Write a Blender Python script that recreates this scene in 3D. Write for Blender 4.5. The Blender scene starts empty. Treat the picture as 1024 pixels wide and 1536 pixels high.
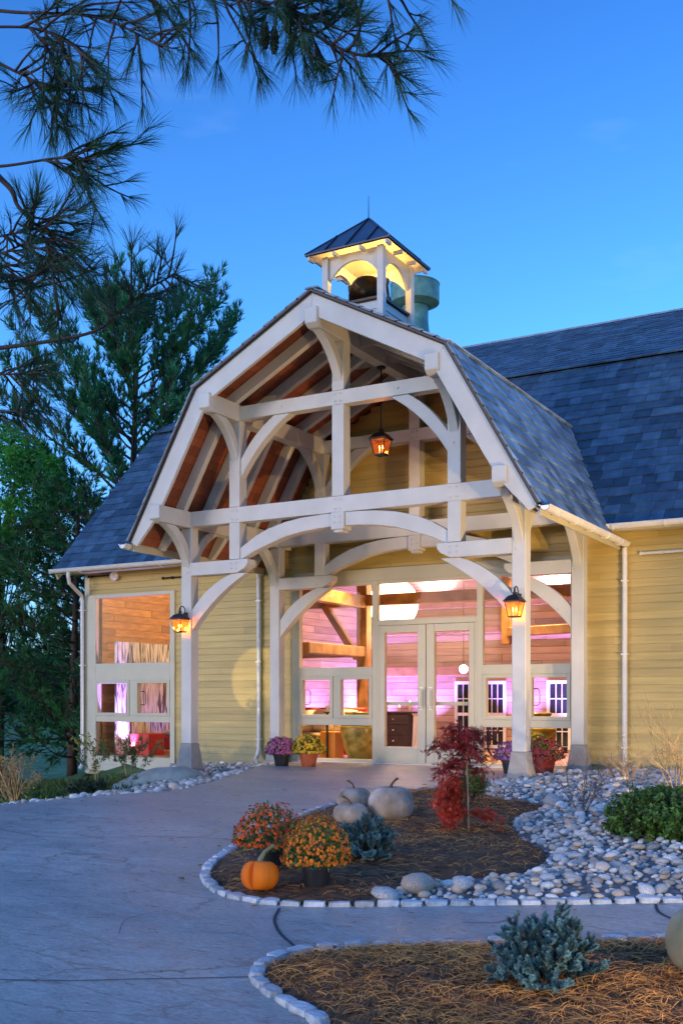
import bpy, bmesh, math, random
from mathutils import Vector, Matrix, noise
R=math.radians
V=Vector
scn=bpy.context.scene
col=scn.collection
# ---------------------------------------------------------------- camera
cam=bpy.data.cameras.new('camera'); camo=bpy.data.objects.new('camera',cam); col.objects.link(camo)
CAM=V((7.623,-13.191,1.085))
camo.location=CAM; camo.rotation_euler=(R(90),0,R(29.821))
cam.sensor_fit='VERTICAL'; cam.sensor_height=36; cam.sensor_width=24; cam.lens=37.75
cam.shift_y=0.183; cam.clip_start=0.05; cam.clip_end=3000
scn.camera=camo
# ---------------------------------------------------------------- sky, sun, exposure
SUN_EL, SUN_AZ = R(9.0), R(205)          # low afterglow behind the camera
w=bpy.data.worlds.new('World'); scn.world=w; w.use_nodes=True
nt=w.node_tree; N=nt.nodes; L=nt.links
bg=N['Background']
sky=N.new('ShaderNodeTexSky'); sky.sky_type='NISHITA'; sky.sun_disc=False
sky.sun_elevation=SUN_EL; sky.sun_rotation=SUN_AZ; sky.air_density=1.0; sky.dust_density=0.3; sky.ozone_density=3.0
hs=N.new('ShaderNodeHueSaturation'); hs.inputs['Saturation'].default_value=.92
tint=N.new('ShaderNodeMix'); tint.data_type='RGBA'; tint.blend_type='MULTIPLY'; tint.inputs[0].default_value=1.0
# deeper blue up the visible sky; unseen overhead part brightened to light the ground
sx=N.new('ShaderNodeSeparateXYZ'); tg=N.new('ShaderNodeTexCoord'); L.new(tg.outputs['Generated'],sx.inputs[0])
tr_=N.new('ShaderNodeValToRGB'); L.new(sx.outputs[2],tr_.inputs[0]); te=tr_.color_ramp.elements
te[0].position=0.0; te[0].color=(.40,.60,1.0,1); te[1].position=1.0; te[1].color=(.36,.90,1.75,1)
for p_,c_ in ((.30,(.27,.61,1.0,1)),(.55,(.15,.42,.82,1)),(.72,(.30,.75,1.45,1))): q_=te.new(p_); q_.color=c_
# pale pink afterglow on the side where the sun went down (behind the camera)
ag=N.new('ShaderNodeMapRange'); ag.inputs[1].default_value=.05; ag.inputs[2].default_value=-.95; ag.inputs[3].default_value=0; ag.inputs[4].default_value=.35; L.new(sx.outputs[1],ag.inputs[0])
am=N.new('ShaderNodeMix'); am.data_type='RGBA'; am.inputs[7].default_value=(.92,.74,.72,1); L.new(ag.outputs[0],am.inputs[0]); L.new(tr_.outputs[0],am.inputs[6])
L.new(am.outputs[2],tint.inputs[7])
L.new(sky.outputs[0],hs.inputs['Color']); L.new(hs.outputs[0],tint.inputs[6])
# faint thin evening cloud low in the sky
tc=N.new('ShaderNodeTexCoord'); mp=N.new('ShaderNodeMapping'); mp.inputs['Scale'].default_value=(1.5,1.5,7)
nz=N.new('ShaderNodeTexNoise'); nz.inputs['Scale'].default_value=2.2; nz.inputs['Detail'].default_value=5
rp=N.new('ShaderNodeValToRGB'); rp.color_ramp.elements[0].position=.60; rp.color_ramp.elements[1].position=.85
rp.color_ramp.elements[1].color=(.30,.30,.30,1)
cm=N.new('ShaderNodeMix'); cm.data_type='RGBA'; cm.inputs[7].default_value=(1.3,1.8,3.4,1)
L.new(tc.outputs['Generated'],mp.inputs[0]); L.new(mp.outputs[0],nz.inputs['Vector']); L.new(nz.outputs[0],rp.inputs[0])
L.new(rp.outputs[0],cm.inputs[0]); L.new(tint.outputs[2],cm.inputs[6])
L.new(cm.outputs[2],bg.inputs['Color'])
bg.inputs['Strength'].default_value=0.15
sd=bpy.data.lights.new('sun','SUN'); sd.energy=.25; sd.angle=R(14); sd.color=(1.0,.70,.60)
so=bpy.data.objects.new('sun',sd); col.objects.link(so)
so.rotation_euler=(R(90)-SUN_EL,0,R(180)-SUN_AZ)
scn.view_settings.view_transform='Standard'; scn.view_settings.look='None'
scn.view_settings.exposure=1.75; scn.view_settings.gamma=1.0
scn.cycles.max_bounces=8; scn.cycles.diffuse_bounces=3; scn.cycles.glossy_bounces=3; scn.cycles.transparent_max_bounces=12
scn.cycles.sample_clamp_indirect=6; scn.cycles.use_denoising=True
scn.cycles.caustics_reflective=False; scn.cycles.caustics_refractive=False

# ---------------------------------------------------------------- helpers
def gz(y): return -.045*max(0.0,-1.0-y)
class MB:
    def __init__(s): s.v=[]; s.f=[]; s.m=[]; s.r=[]
    def face(s,pts,m=0,r=.5):
        b=len(s.v); s.v.extend([tuple(p) for p in pts]); s.f.append(tuple(range(b,b+len(pts)))); s.m.append(m); s.r.append(r)
    def mesh(s,vs,fs,m=0,r=.5):
        b=len(s.v); s.v.extend([tuple(p) for p in vs])
        for f in fs: s.f.append(tuple(b+i for i in f)); s.m.append(m); s.r.append(r)
    def box(s,x0,x1,y0,y1,z0,z1,m=0,r=.5):
        vs=[(x,y,z) for x in(x0,x1) for y in(y0,y1) for z in(z0,z1)]
        s.mesh(vs,[(0,1,3,2),(4,6,7,5),(0,4,5,1),(2,3,7,6),(0,2,6,4),(1,5,7,3)],m,r)
    def beam(s,p0,p1,wd,h,up=(0,0,1),m=0,r=.5):
        p0=V(p0);p1=V(p1);d=(p1-p0).normalized();u=V(up)
        if abs(d.dot(u))>.98: u=V((0,1,0))
        a=d.cross(u).normalized();b=a.cross(d)
        vs=[p+a*i*wd/2+b*j*h/2 for p in(p0,p1) for i in(-1,1) for j in(-1,1)]
        s.mesh(vs,[(0,1,3,2),(4,6,7,5),(0,4,5,1),(2,3,7,6),(0,2,6,4),(1,5,7,3)],m,r)
    def strip(s,A,B,ax,a0,a1,m=0,r=.5):
        """band between two polylines A,B given as 2-D points, extruded along axis ax ('x','y','z') from a0 to a1"""
        def P(p,a): return (a,p[0],p[1]) if ax=='x' else ((p[0],a,p[1]) if ax=='y' else (p[0],p[1],a))
        n=len(A); vs=[]
        for i in range(n): vs+= [P(A[i],a0),P(B[i],a0),P(A[i],a1),P(B[i],a1)]
        fs=[(0,1,3,2),(4*n-4,4*n-2,4*n-1,4*n-3)]
        for i in range(n-1):
            o=4*i; q=o+4
            fs+=[(o,q,q+1,o+1),(o+2,o+3,q+3,q+2),(o,o+2,q+2,q),(o+1,q+1,q+3,o+3)]
        s.mesh(vs,fs,m,r)
    def tube(s,pts,rad,n=6,m=0,r=.5,cap=True):
        pts=[V(p) for p in pts]; k=len(pts); vs=[]
        rads=rad if isinstance(rad,(list,tuple)) else [rad]*k
        pu=None
        for i,p in enumerate(pts):
            d=(pts[min(i+1,k-1)]-pts[max(i-1,0)]).normalized()
            u=pu if pu is not None else (V((0,0,1)) if abs(d.z)<.9 else V((1,0,0)))
            a=d.cross(u); a=a.normalized() if a.length>1e-6 else d.orthogonal().normalized(); b=a.cross(d).normalized(); pu=b
            for j in range(n):
                t=2*math.pi*j/n; vs.append(p+(a*math.cos(t)+b*math.sin(t))*rads[i])
        fs=[]
        for i in range(k-1):
            for j in range(n): fs.append((i*n+j,i*n+(j+1)%n,(i+1)*n+(j+1)%n,(i+1)*n+j))
        if cap: fs+=[tuple(range(n))[::-1],tuple((k-1)*n+j for j in range(n))]
        s.mesh(vs,fs,m,r)
    def lathe(s,prof,n=24,o=(0,0,0),m=0,r=.5,f=None,ph=0):
        vs=[];k=len(prof)
        for i,(rr,z) in enumerate(prof):
            for j in range(n):
                t=2*math.pi*j/n+ph; q=rr*(f(t,i/(k-1)) if f else 1)
                vs.append((o[0]+q*math.cos(t),o[1]+q*math.sin(t),o[2]+z))
        fs=[]
        for i in range(k-1):
            for j in range(n): fs.append((i*n+j,i*n+(j+1)%n,(i+1)*n+(j+1)%n,(i+1)*n+j))
        if prof[0][0]>1e-4: fs.append(tuple(range(n))[::-1])
        if prof[-1][0]>1e-4: fs.append(tuple((k-1)*n+j for j in range(n)))
        s.mesh(vs,fs,m,r)
    def ball(s,c,rad,n=10,m=0,r=.5,sc=(1,1,1)):
        k=max(4,n//2+1)
        pr=[(math.sin(math.pi*i/(k-1)),-math.cos(math.pi*i/(k-1))) for i in range(k)]
        vs=[];c=V(c)
        for a,z in pr:
            for j in range(n):
                t=2*math.pi*j/n; vs.append((c.x+rad*sc[0]*a*math.cos(t),c.y+rad*sc[1]*a*math.sin(t),c.z+rad*sc[2]*z))
        fs=[(i*n+j,i*n+(j+1)%n,(i+1)*n+(j+1)%n,(i+1)*n+j) for i in range(k-1) for j in range(n)]
        s.mesh(vs,fs,m,r)
    def build(s,name,mats,parent=None,smooth=False,bevel=0,weld=False,loc=None):
        me=bpy.data.meshes.new(name); me.from_pydata(s.v,[],s.f)
        mats=mats if isinstance(mats,(list,tuple)) else [mats]
        for x in mats: me.materials.append(x)
        me.polygons.foreach_set('material_index',s.m)
        at=me.attributes.new('rnd','FLOAT','FACE'); at.data.foreach_set('value',s.r)
        if weld or bevel or smooth:
            bm=bmesh.new(); bm.from_mesh(me)
            bmesh.ops.remove_doubles(bm,verts=bm.verts,dist=1e-5)
            bm.faces.ensure_lookup_table()
            bmesh.ops.recalc_face_normals(bm,faces=bm.faces)
            if bevel:
                es=[e for e in bm.edges if len(e.link_faces)==2 and e.calc_face_angle(0)>.5]
                bmesh.ops.bevel(bm,geom=es,offset=bevel,segments=1,affect='EDGES',profile=.7,clamp_overlap=True)
            bm.to_mesh(me); bm.free()
        if smooth:
            me.polygons.foreach_set('use_smooth',[True]*len(me.polygons))
        me.update()
        o=bpy.data.objects.new(name,me); col.objects.link(o)
        if parent is not None: o.parent=parent
        if loc is not None: o.location=loc
        return o
def tag(o,label=None,cat=None,group=None,kind=None):
    if label: o['label']=label
    if cat: o['category']=cat
    if group: o['group']=group
    if kind: o['kind']=kind
    return o
def empty(name,loc=(0,0,0),label=None,cat=None,group=None,rz=0):
    o=bpy.data.objects.new(name,None); col.objects.link(o); o.location=loc; o.rotation_euler=(0,0,rz); o.empty_display_size=.2
    return tag(o,label,cat,group)
def copy_tree(o,parent=None):
    c=o.copy(); col.objects.link(c)
    if parent is not None: c.parent=parent
    for ch in list(o.children): copy_tree(ch,c)
    return c
def lamp(name,kind,loc,energy,color,parent=None,size=.05,spot=None,blend=.3,target=None):
    d=bpy.data.lights.new(name,kind); d.energy=energy; d.color=color
    if kind in('POINT','SPOT'): d.shadow_soft_size=size
    if kind=='SPOT': d.spot_size=R(spot); d.spot_blend=blend
    if kind=='AREA': d.size=size
    o=bpy.data.objects.new(name,d); col.objects.link(o); o.location=loc
    if target is not None: o.rotation_euler=(V(target)-V(loc)).to_track_quat('-Z','Y').to_euler()
    if parent is not None: o.parent=parent
    return o
# ---------------------------------------------------------------- materials
def mat(name,c,rough=.6,var=.12,scale=6,bump=0,bscale=60,rnd=0,metal=0,spec=.5,stretch=(1,1,1),c2=None,detail=5,oi=0,sub=0,trans=0):
    m=bpy.data.materials.new(name); m.use_nodes=True; t=m.node_tree; n=t.nodes; l=t.links; b=n['Principled BSDF']
    b.inputs['Roughness'].default_value=rough; b.inputs['Metallic'].default_value=metal
    b.inputs['Specular IOR Level'].default_value=spec
    tc=n.new('ShaderNodeTexCoord'); mp=n.new('ShaderNodeMapping'); mp.inputs['Scale'].default_value=stretch
    l.new(tc.outputs['Object'],mp.inputs[0])
    nz=n.new('ShaderNodeTexNoise'); nz.inputs['Scale'].default_value=scale; nz.inputs['Detail'].default_value=detail; l.new(mp.outputs[0],nz.inputs['Vector'])
    mx=n.new('ShaderNodeMix'); mx.data_type='RGBA'
    lo=[x*(1-var) for x in c]; hi=[min(1,x*(1+var)) for x in c] if c2 is None else list(c2)
    mr=n.new('ShaderNodeMapRange'); mr.inputs[1].default_value=.3; mr.inputs[2].default_value=.7; l.new(nz.outputs[0],mr.inputs[0])
    mx.inputs[6].default_value=(*lo,1); mx.inputs[7].default_value=(*hi,1); l.new(mr.outputs[0],mx.inputs[0])
    out=mx.outputs[2]
    if rnd or oi:
        at=n.new('ShaderNodeAttribute'); at.attribute_name='rnd'
        src=at.outputs['Fac']
        if oi:
            ob=n.new('ShaderNodeObjectInfo'); src=ob.outputs['Random']; rnd=oi
        r2=n.new('ShaderNodeMapRange'); r2.inputs[3].default_value=1-rnd; r2.inputs[4].default_value=1+rnd; l.new(src,r2.inputs[0])
        vm=n.new('ShaderNodeVectorMath'); vm.operation='SCALE'; l.new(out,vm.inputs[0]); l.new(r2.outputs[0],vm.inputs['Scale']); out=vm.outputs[0]
    l.new(out,b.inputs['Base Color'])
    if bump:
        n2=n.new('ShaderNodeTexNoise'); n2.inputs['Scale'].default_value=bscale; n2.inputs['Detail'].default_value=6; l.new(mp.outputs[0],n2.inputs['Vector'])
        bp=n.new('ShaderNodeBump'); bp.inputs['Strength'].default_value=bump; bp.inputs['Distance'].default_value=.01; l.new(n2.outputs[0],bp.inputs['Height']); l.new(bp.outputs[0],b.inputs['Normal'])
    if trans:
        # thin leaf: let some light through
        tr=n.new('ShaderNodeBsdfTranslucent'); l.new(out,tr.inputs['Color']); ms=n.new('ShaderNodeMixShader'); ms.inputs[0].default_value=trans
        l.new(b.outputs[0],ms.inputs[1]); l.new(tr.outputs[0],ms.inputs[2]); l.new(ms.outputs[0],n['Material Output'].inputs[0])
    return m
def emis(name,c,s):
    m=bpy.data.materials.new(name); m.use_nodes=True; n=m.node_tree.nodes; b=n['Principled BSDF']
    b.inputs['Base Color'].default_value=(*[min(1,x) for x in c],1); b.inputs['Emission Color'].default_value=(*c,1); b.inputs['Emission Strength'].default_value=s
    return m
def glassmat(name,tintc=(1,1,1),refl=1.0,em=None,ems=0):
    m=bpy.data.materials.new(name); m.use_nodes=True; t=m.node_tree; n=t.nodes; l=t.links
    n.remove(n['Principled BSDF'])
    tr=n.new('ShaderNodeBsdfTransparent'); tr.inputs[0].default_value=(*tintc,1)
    gl=n.new('ShaderNodeBsdfGlossy'); gl.inputs['Roughness'].default_value=.02
    fr=n.new('ShaderNodeFresnel'); fr.inputs[0].default_value=1.45
    mu=n.new('ShaderNodeMath'); mu.operation='MULTIPLY'; mu.inputs[1].default_value=refl; l.new(fr.outputs[0],mu.inputs[0])
    ms=n.new('ShaderNodeMixShader'); l.new(mu.outputs[0],ms.inputs[0]); l.new(tr.outputs[0],ms.inputs[1]); l.new(gl.outputs[0],ms.inputs[2])
    out=ms.outputs[0]
    if em:
        e=n.new('ShaderNodeEmission'); e.inputs[0].default_value=(*em,1); e.inputs[1].default_value=ems
        ad=n.new('ShaderNodeAddShader'); l.new(out,ad.inputs[0]); l.new(e.outputs[0],ad.inputs[1]); out=ad.outputs[0]
    l.new(out,n['Material Output'].inputs[0])
    return m
M={}
M['white']=mat('white_timber_paint',(.56,.55,.51),.5,.09,2.2,bump=.15,bscale=30,stretch=(1,1,1))
M['trim']=mat('cream_trim_paint',(.54,.50,.36),.45,.05,4)
M['frame']=mat('greige_window_frame',(.52,.48,.35),.4,.04,4)
M['siding']=mat('yellow_clapboard',(.53,.39,.13),.55,.12,2.5,rnd=.10,bump=.06,bscale=40,stretch=(.4,1,6))
M['conc']=mat('grey_concrete_pedestal',(.34,.32,.29),.8,.12,9,bump=.15,bscale=80)
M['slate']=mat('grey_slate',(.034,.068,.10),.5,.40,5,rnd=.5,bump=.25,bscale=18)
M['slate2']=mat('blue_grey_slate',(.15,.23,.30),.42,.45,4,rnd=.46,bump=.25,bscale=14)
# mossy splash stains low on the clapboards
t=M['siding'].node_tree; n=t.nodes; l=t.links; b=n['Principled BSDF']; src=b.inputs['Base Color'].links[0].from_socket
tc=n.new('ShaderNodeTexCoord'); sz=n.new('ShaderNodeSeparateXYZ'); l.new(tc.outputs['Object'],sz.inputs[0])
q=n.new('ShaderNodeTexNoise'); q.inputs['Scale'].default_value=2.6; q.inputs['Detail'].default_value=7; q.inputs['Roughness'].default_value=.7; l.new(tc.outputs['Object'],q.inputs['Vector'])
r1=n.new('ShaderNodeMapRange'); r1.inputs[1].default_value=.52; r1.inputs[2].default_value=.05; r1.inputs[3].default_value=-.30; r1.inputs[4].default_value=.16; l.new(sz.outputs[2],r1.inputs[0])
ad=n.new('ShaderNodeMath'); l.new(r1.outputs[0],ad.inputs[0]); l.new(q.outputs[0],ad.inputs[1])
r2=n.new('ShaderNodeMapRange'); r2.inputs[1].default_value=.46; r2.inputs[2].default_value=.66; r2.inputs[4].default_value=.65; l.new(ad.outputs[0],r2.inputs[0])
mx=n.new('ShaderNodeMix'); mx.data_type='RGBA'; mx.inputs[7].default_value=(.20,.21,.11,1); l.new(r2.outputs[0],mx.inputs[0]); l.new(src,mx.inputs[6]); l.new(mx.outputs[2],b.inputs['Base Color'])
M['deck']=mat('roof_underlay',(.03,.03,.03),.8)
M['soffit']=mat('red_brown_soffit_board',(.24,.060,.02),.5,.25,3,rnd=.35,stretch=(1,6,1))
M['bronze']=mat('dark_bronze_metal',(.035,.028,.024),.4,.2,20,metal=.6)
M['roofmetal']=mat('dark_seamed_metal',(.06,.06,.075),.35,.2,4,metal=.7)
M['gutter']=mat('white_metal_gutter',(.72,.70,.66),.25,.06,6,spec=.6)
M['flash']=mat('brown_drip_edge',(.05,.035,.03),.5,.2,5)
M['copper']=mat('teal_patina_copper',(.09,.24,.22),.55,.25,5,c2=(.14,.34,.30),bump=.08)
M['glass']=glassmat('window_glass',(.97,.98,.97),.10)
M['dark']=mat('black_iron',(.02,.02,.02),.45,.2,10,metal=.4)
M['plank']=mat('interior_plank',(.50,.26,.075),.6,.22,4,rnd=.28,stretch=(1,1,5))
M['plankp']=mat('pale_interior_plank',(.50,.33,.22),.6,.18,3,rnd=.20,stretch=(.6,.6,5))
M['oldbeam']=mat('old_oak_timber',(.33,.16,.055),.65,.35,5,bump=.3,bscale=20,stretch=(1,1,1))
M['floorin']=mat('polished_interior_floor',(.40,.24,.12),.3,.2,3)
M['ceil']=mat('pale_interior_ceiling',(.78,.70,.66),.7,.05,3)
# ---------------------------------------------------------------- porch roof profile (half, outer surface)
PE,PB,PA=(3.23,3.475),(2.0,5.617),(0.0,6.666)
def _n(a,b):
    dx,dz=b[0]-a[0],b[1]-a[1]; l=math.hypot(dx,dz); return (dz/l*-1,dx/l)   # inward (left of a->b)
nL=_n(PE,PB); nU=_n(PB,PA)
nL=(-abs(nL[0]),-abs(nL[1])); nU=(-abs(nU[0]),-abs(nU[1]))
def prof(d):
    e=(PE[0]+nL[0]*d,PE[1]+nL[1]*d)
    # break: solve p.nL = PB.nL+d, p.nU = PB.nU+d
    c1=PB[0]*nL[0]+PB[1]*nL[1]+d; c2=PB[0]*nU[0]+PB[1]*nU[1]+d
    D=nL[0]*nU[1]-nL[1]*nU[0]
    b=((c1*nU[1]-nL[1]*c2)/D,(nL[0]*c2-c1*nU[0])/D)
    a=(0,PA[1]+d/nU[1])
    return e,b,a
def halfwidth(z,d=0.0):
    e,b,a=prof(d)
    if z>=a[1]: return 0
    if z>=b[1]: return b[0]*(a[1]-z)/(a[1]-b[1])
    return b[0]+(e[0]-b[0])*(b[1]-z)/(b[1]-e[1])
lerp=lambda a,b,t: tuple(x+(y-x)*t for x,y in zip(a,b))
YW=2.95                                     # plane of the barn's front wall
EY,EZ=2.52,3.70                             # main eave
BY,BZ=5.60,7.02                             # main roof break
RY,RZ=9.20,8.97                             # main ridge
X0,X1=-7.5,12.0
def mainz(y):
    return EZ+(y-EY)*(BZ-EZ)/(BY-EY) if y<=BY else BZ+(y-BY)*(RZ-BZ)/(RY-BY)
def mainy(z):
    return EY+(z-EZ)*(BY-EY)/(BZ-EZ) if z<=BZ else BY+(z-BZ)*(RY-BY)/(RZ-BZ)
def cutrows(intervals,ops,z0,z1):
    for xa,xb,za,zb in ops:
        if zb<=z0+1e-6 or za>=z1-1e-6: continue
        new=[]
        for a,b in intervals:
            if xb<=a or xa>=b: new.append((a,b)); continue
            if xa>a: new.append((a,xa))
            if xb<b: new.append((xb,b))
        intervals=new
    return intervals
def clapboard(mb,x0,x1,z0,z1,P,ops=(),clip=None,ex=.122,rng=random):
    z=z0; k=0
    while z<z1-1e-6:
        zt=min(z+ex,z1)
        cuts=sorted({z,zt}|{c for o in ops for c in o[2:4] if z<c<zt})
        a0,b0=x0,x1
        if clip: a0,b0=clip((z+zt)/2); a0=max(a0,x0); b0=min(b0,x1)
        if b0>a0:
            # butt joints between boards, per row
            js=[a0]; x=a0+rng.uniform(.8,3.6)
            while x<b0-.4: js.append(x); x+=rng.uniform(2.4,4.2)
            js.append(b0)
            for i in range(len(js)-1):
                r=rng.random()
                for c0,c1 in zip(cuts[:-1],cuts[1:]):
                    o0=.020*(1-(c0-z)/ex); o1=.020*(1-(c1-z)/ex)
                    for a,b in cutrows([(js[i]+.0015,js[i+1]-.0015)],ops,c0,c1):
                        if b-a<.01: continue
                        mb.face([P(a,c0,o0),P(b,c0,o0),P(b,c1,o1),P(a,c1,o1)],0,r)
                        if c0==z: mb.face([P(a,c0,0),P(b,c0,0),P(b,c0,o0),P(a,c0,o0)],0,r)
        z=zt
def tiles(mb,O,U,Vd,Nn,ul,vl,ex,wmin,wmax,th=.008,gap=.004,tilt=.012,keep=None,rng=random,m=0,lap=.03):
    O=V(O);U=V(U).normalized();Vd=V(Vd).normalized();Nn=V(Nn).normalized(); v=0.0;k=0
    while v<vl-1e-6:
        v1=min(v+ex,vl); u=-rng.uniform(0,wmax)
        while u<ul:
            wdt=rng.uniform(wmin,wmax); a=max(0,u); b=min(ul,u+wdt-gap); u+=wdt
            if b-a<.01: continue
            r=rng.random()
            if keep and not keep(O+U*(a+b)/2+Vd*(v+v1)/2): continue
            j=rng.uniform(-.006,.006) if tilt else 0; t=th+(rng.uniform(0,.5)*th if tilt else 0)
            A=O+U*a+Vd*(v+j)+Nn*(tilt+t); B=O+U*b+Vd*(v+j)+Nn*(tilt+t)
            C=O+U*b+Vd*min(vl,v1+lap*(1 if tilt else 0))+Nn*t; D=O+U*a+Vd*min(vl,v1+lap*(1 if tilt else 0))+Nn*t
            if not tilt: C=O+U*b+Vd*(v1-gap)+Nn*t; D=O+U*a+Vd*(v1-gap)+Nn*t
            A0=O+U*a+Vd*(v+j);B0=O+U*b+Vd*(v+j)
            mb.face([A,B,C,D],m,r); mb.face([A0,B0,B,A],m,r)
            mb.face([A0,A,D,D-Nn*t],m,r); mb.face([B,B0,C-Nn*t,C],m,r)
        v=v1;k+=1
rng=random.Random(7)
# ---------------------------------------------------------------- the barn
barn=empty('barn',(0,0,0),'yellow clapboard barn with gambrel slate roof and wide glazed entrance, lit from inside','barn')
OPW=(-7.43,-5.25,-.30,3.16)        # tall window on the left
OPG=(-2.515,2.515,-.05,3.30)       # glazed entrance
def wall_front(a,z,o): return (a,YW-o,z)
mb=MB()
clapboard(mb,X0,X1,-.40,6.62,wall_front,[OPW,OPG],lambda z:(X0,X1) if z<3.72 else (-halfwidth(z,.1),halfwidth(z,.1)),rng=rng)
clapboard(mb,YW,15.4,-1.2,8.6,lambda a,z,o:(X0-o,a,z),[],lambda z:(YW,15.4) if z<EZ else (mainy(z),2*RY-mainy(z)),rng=rng)
clapboard(mb,YW,15.4,-.4,8.6,lambda a,z,o:(X1+o,a,z),[],lambda z:(YW,15.4) if z<EZ else (mainy(z),2*RY-mainy(z)),rng=rng)
wall=mb.build('wall',M['siding'],barn)
mb=MB()   # wall core behind the boards
def core(x0,x1,z0,z1): mb.box(x0,x1,YW+.004,YW+.12,z0,z1)
core(X0,OPW[0],-.4,3.7); core(OPW[1],OPG[0],-.4,3.7); core(OPW[0],OPW[1],3.16,3.7); core(OPW[0],OPW[1],-.4,-.3)
core(OPG[1],X1,-.4,3.7); core(OPG[0],OPG[1],3.30,3.7)
pr=[(-halfwidth(z,.12),halfwidth(z,.12),z) for z in (3.7,5.55,6.5)]
mb.strip([(a,z) for a,b,z in pr],[(b,z) for a,b,z in pr],'y',YW+.004,YW+.12)
mb.box(X0+.004,X0+.12,YW+.12,15.4,-1.2,3.7); mb.box(X1-.12,X1-.004,YW+.12,15.4,-.4,3.7); mb.box(X0+.12,X1-.12,15.25,15.4,-1,3.7)
mb.build('wall_core',M['siding'],barn)
mb=MB()
mb.box(X0-.035,X0+.10,YW-.030,YW-.002,-.38,3.66); mb.box(X0-.035,X0-.004,YW-.002,YW+.10,-.38,3.66)
mb.build('corner_board',M['trim'],barn,bevel=.004)
# main roof : slate courses on a deck
def under_porch(p):
    return abs(p.x)<halfwidth(p.z,.16) and p.z>3.2 and p.z<6.5 or (abs(p.x)<3.02 and p.z<3.9)
XR0,XR1=-7.95,12.4
lv=V((0,BY-EY,BZ-EZ)); uv_=V((0,RY-BY,RZ-BZ)); ln=V((0,-lv.z,lv.y)); un=V((0,-uv_.z,uv_.y))
mb=MB()
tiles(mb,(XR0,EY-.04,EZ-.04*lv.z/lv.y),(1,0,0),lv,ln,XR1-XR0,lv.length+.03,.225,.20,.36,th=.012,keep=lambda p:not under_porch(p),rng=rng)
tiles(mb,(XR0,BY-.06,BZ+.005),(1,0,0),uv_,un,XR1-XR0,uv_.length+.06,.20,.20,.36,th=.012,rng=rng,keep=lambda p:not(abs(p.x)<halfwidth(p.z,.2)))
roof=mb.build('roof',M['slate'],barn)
mb=MB()
# deck thin sheets (cut out round the porch)
def sheet_low(x0,x1,y0,y1):
    a=.035
    mb.strip([(y0,mainz(y0)-.012),(y1,mainz(y1)-.012)],[(y0,mainz(y0)-.012-a),(y1,mainz(y1)-.012-a)],'x',x0,x1)
sheet_low(XR0,-3.0,EY,BY); sheet_low(3.0,XR1,EY,BY)
ys=[3.0+i*.2 for i in range(14)]
for y in ys:
    z=mainz(y+.1); hw=halfwidth(z,.16)
    if y+.2>BY: break
    for s in(-1,1):
        a,b=sorted((s*hw,s*2.998))
        if b-a>.02: sheet_low(a,b,y,y+.2)
sheet_low(-3.0,3.0,5.2,BY)
mb.strip([(BY,BZ-.012),(RY,RZ-.012)],[(BY,BZ-.05),(RY,RZ-.05)],'x',XR0,XR1)
mb.strip([(RY,RZ-.012),(2*RY-BY,BZ-.012),(2*RY-EY,EZ-.012)],[(RY,RZ-.05),(2*RY-BY,BZ-.05),(2*RY-EY,EZ-.05)],'x',XR0,XR1)
mb.build('roof_deck',M['deck'],roof)
mb=MB()
mb.beam((XR0,RY,RZ+.03),(XR1,RY,RZ+.03),.16,.05); mb.build('ridge_cap',M['slate2'],roof,bevel=.01)
mb=MB()   # rake board on the left gable, soffit and eave fascia
mb.strip([(EY-.02,EZ-.02),(BY,BZ-.02),(RY,RZ-.02)],[(EY+.08,EZ-.22),(BY+.1,BZ-.28),(RY,RZ-.28)],'x',XR0-.02,XR0+.03)
mb.build('rake_board',M['trim'],roof)
for xa,xb in((XR0+.035,-3.27),(3.27,XR1)):
    mb=MB(); mb.box(xa,xb,EY+.004,YW-.022,EZ-.11,EZ-.085); mb.box(xa,xb,EY-.02,EY+.004,EZ-.14,EZ-.03)
    mb.build('eave_soffit',M['trim'],roof,weld=True)
def gutter_profile(c,rad=.065,th=.006,n=8):
    o=[];i=[]
    for k in range(n+1):
        t=math.pi+math.pi*k/n
        o.append((c[0]+rad*math.cos(t),c[1]+rad*math.sin(t))); i.append((c[0]+(rad-th)*math.cos(t),c[1]+(rad-th)*math.sin(t)))
    return o,i
def gutter(axis,c,a0,a1,parent,brackets=()):
    mb=MB(); o,i=gutter_profile(c); mb.strip(o,i,axis,a0,a1)
    P=(lambda p,a:(a,p[0],p[1])) if axis=='x' else (lambda p,a:(p[0],a,p[1]))
    for e in(a0,a1):   # end caps
        mb.face([P(p,e) for p in o],0)
    mb.tube([P((c[0]-.068,c[1]+.004),a0),P((c[0]-.068,c[1]+.004),a1)],.010,6)
    mb.tube([P((c[0]+.068,c[1]+.004),a0),P((c[0]+.068,c[1]+.004),a1)],.008,6)
    g=mb.build('gutter',M['gutter'],parent)
    mb=MB()
    for b in brackets:
        mb.strip(*[[(c[0]+q*math.cos(math.pi+math.pi*k/8),c[1]+q*math.sin(math.pi+math.pi*k/8)) for k in range(9)] for q in(.078,.066)],axis,b-.015,b+.015)
    if brackets: mb.build('gutter_bracket',M['gutter'],g)
    return g
gutter('x',(EY-.09,EZ-.06),XR0-.02,-3.42,barn,[-7.2,-6.2,-5.2,-4.2])
gutter('x',(EY-.09,EZ-.06),3.02,XR1,barn,[3.25,4.0,4.75,5.5,6.4])
def downspout(name,pts,parent,rad=.038):
    mb=MB(); mb.tube(pts,rad,10)
    d=mb.build('downspout',M['gutter'],parent,smooth=False)
    x,y=pts[-3][0],pts[-3][1]
    for z in (.35,1.75,2.85): mb=MB(); mb.box(x-.046,x+.046,y-.043,YW-.02,z,z+.025); mb.build('strap',M['gutter'],d)
    return d
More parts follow.
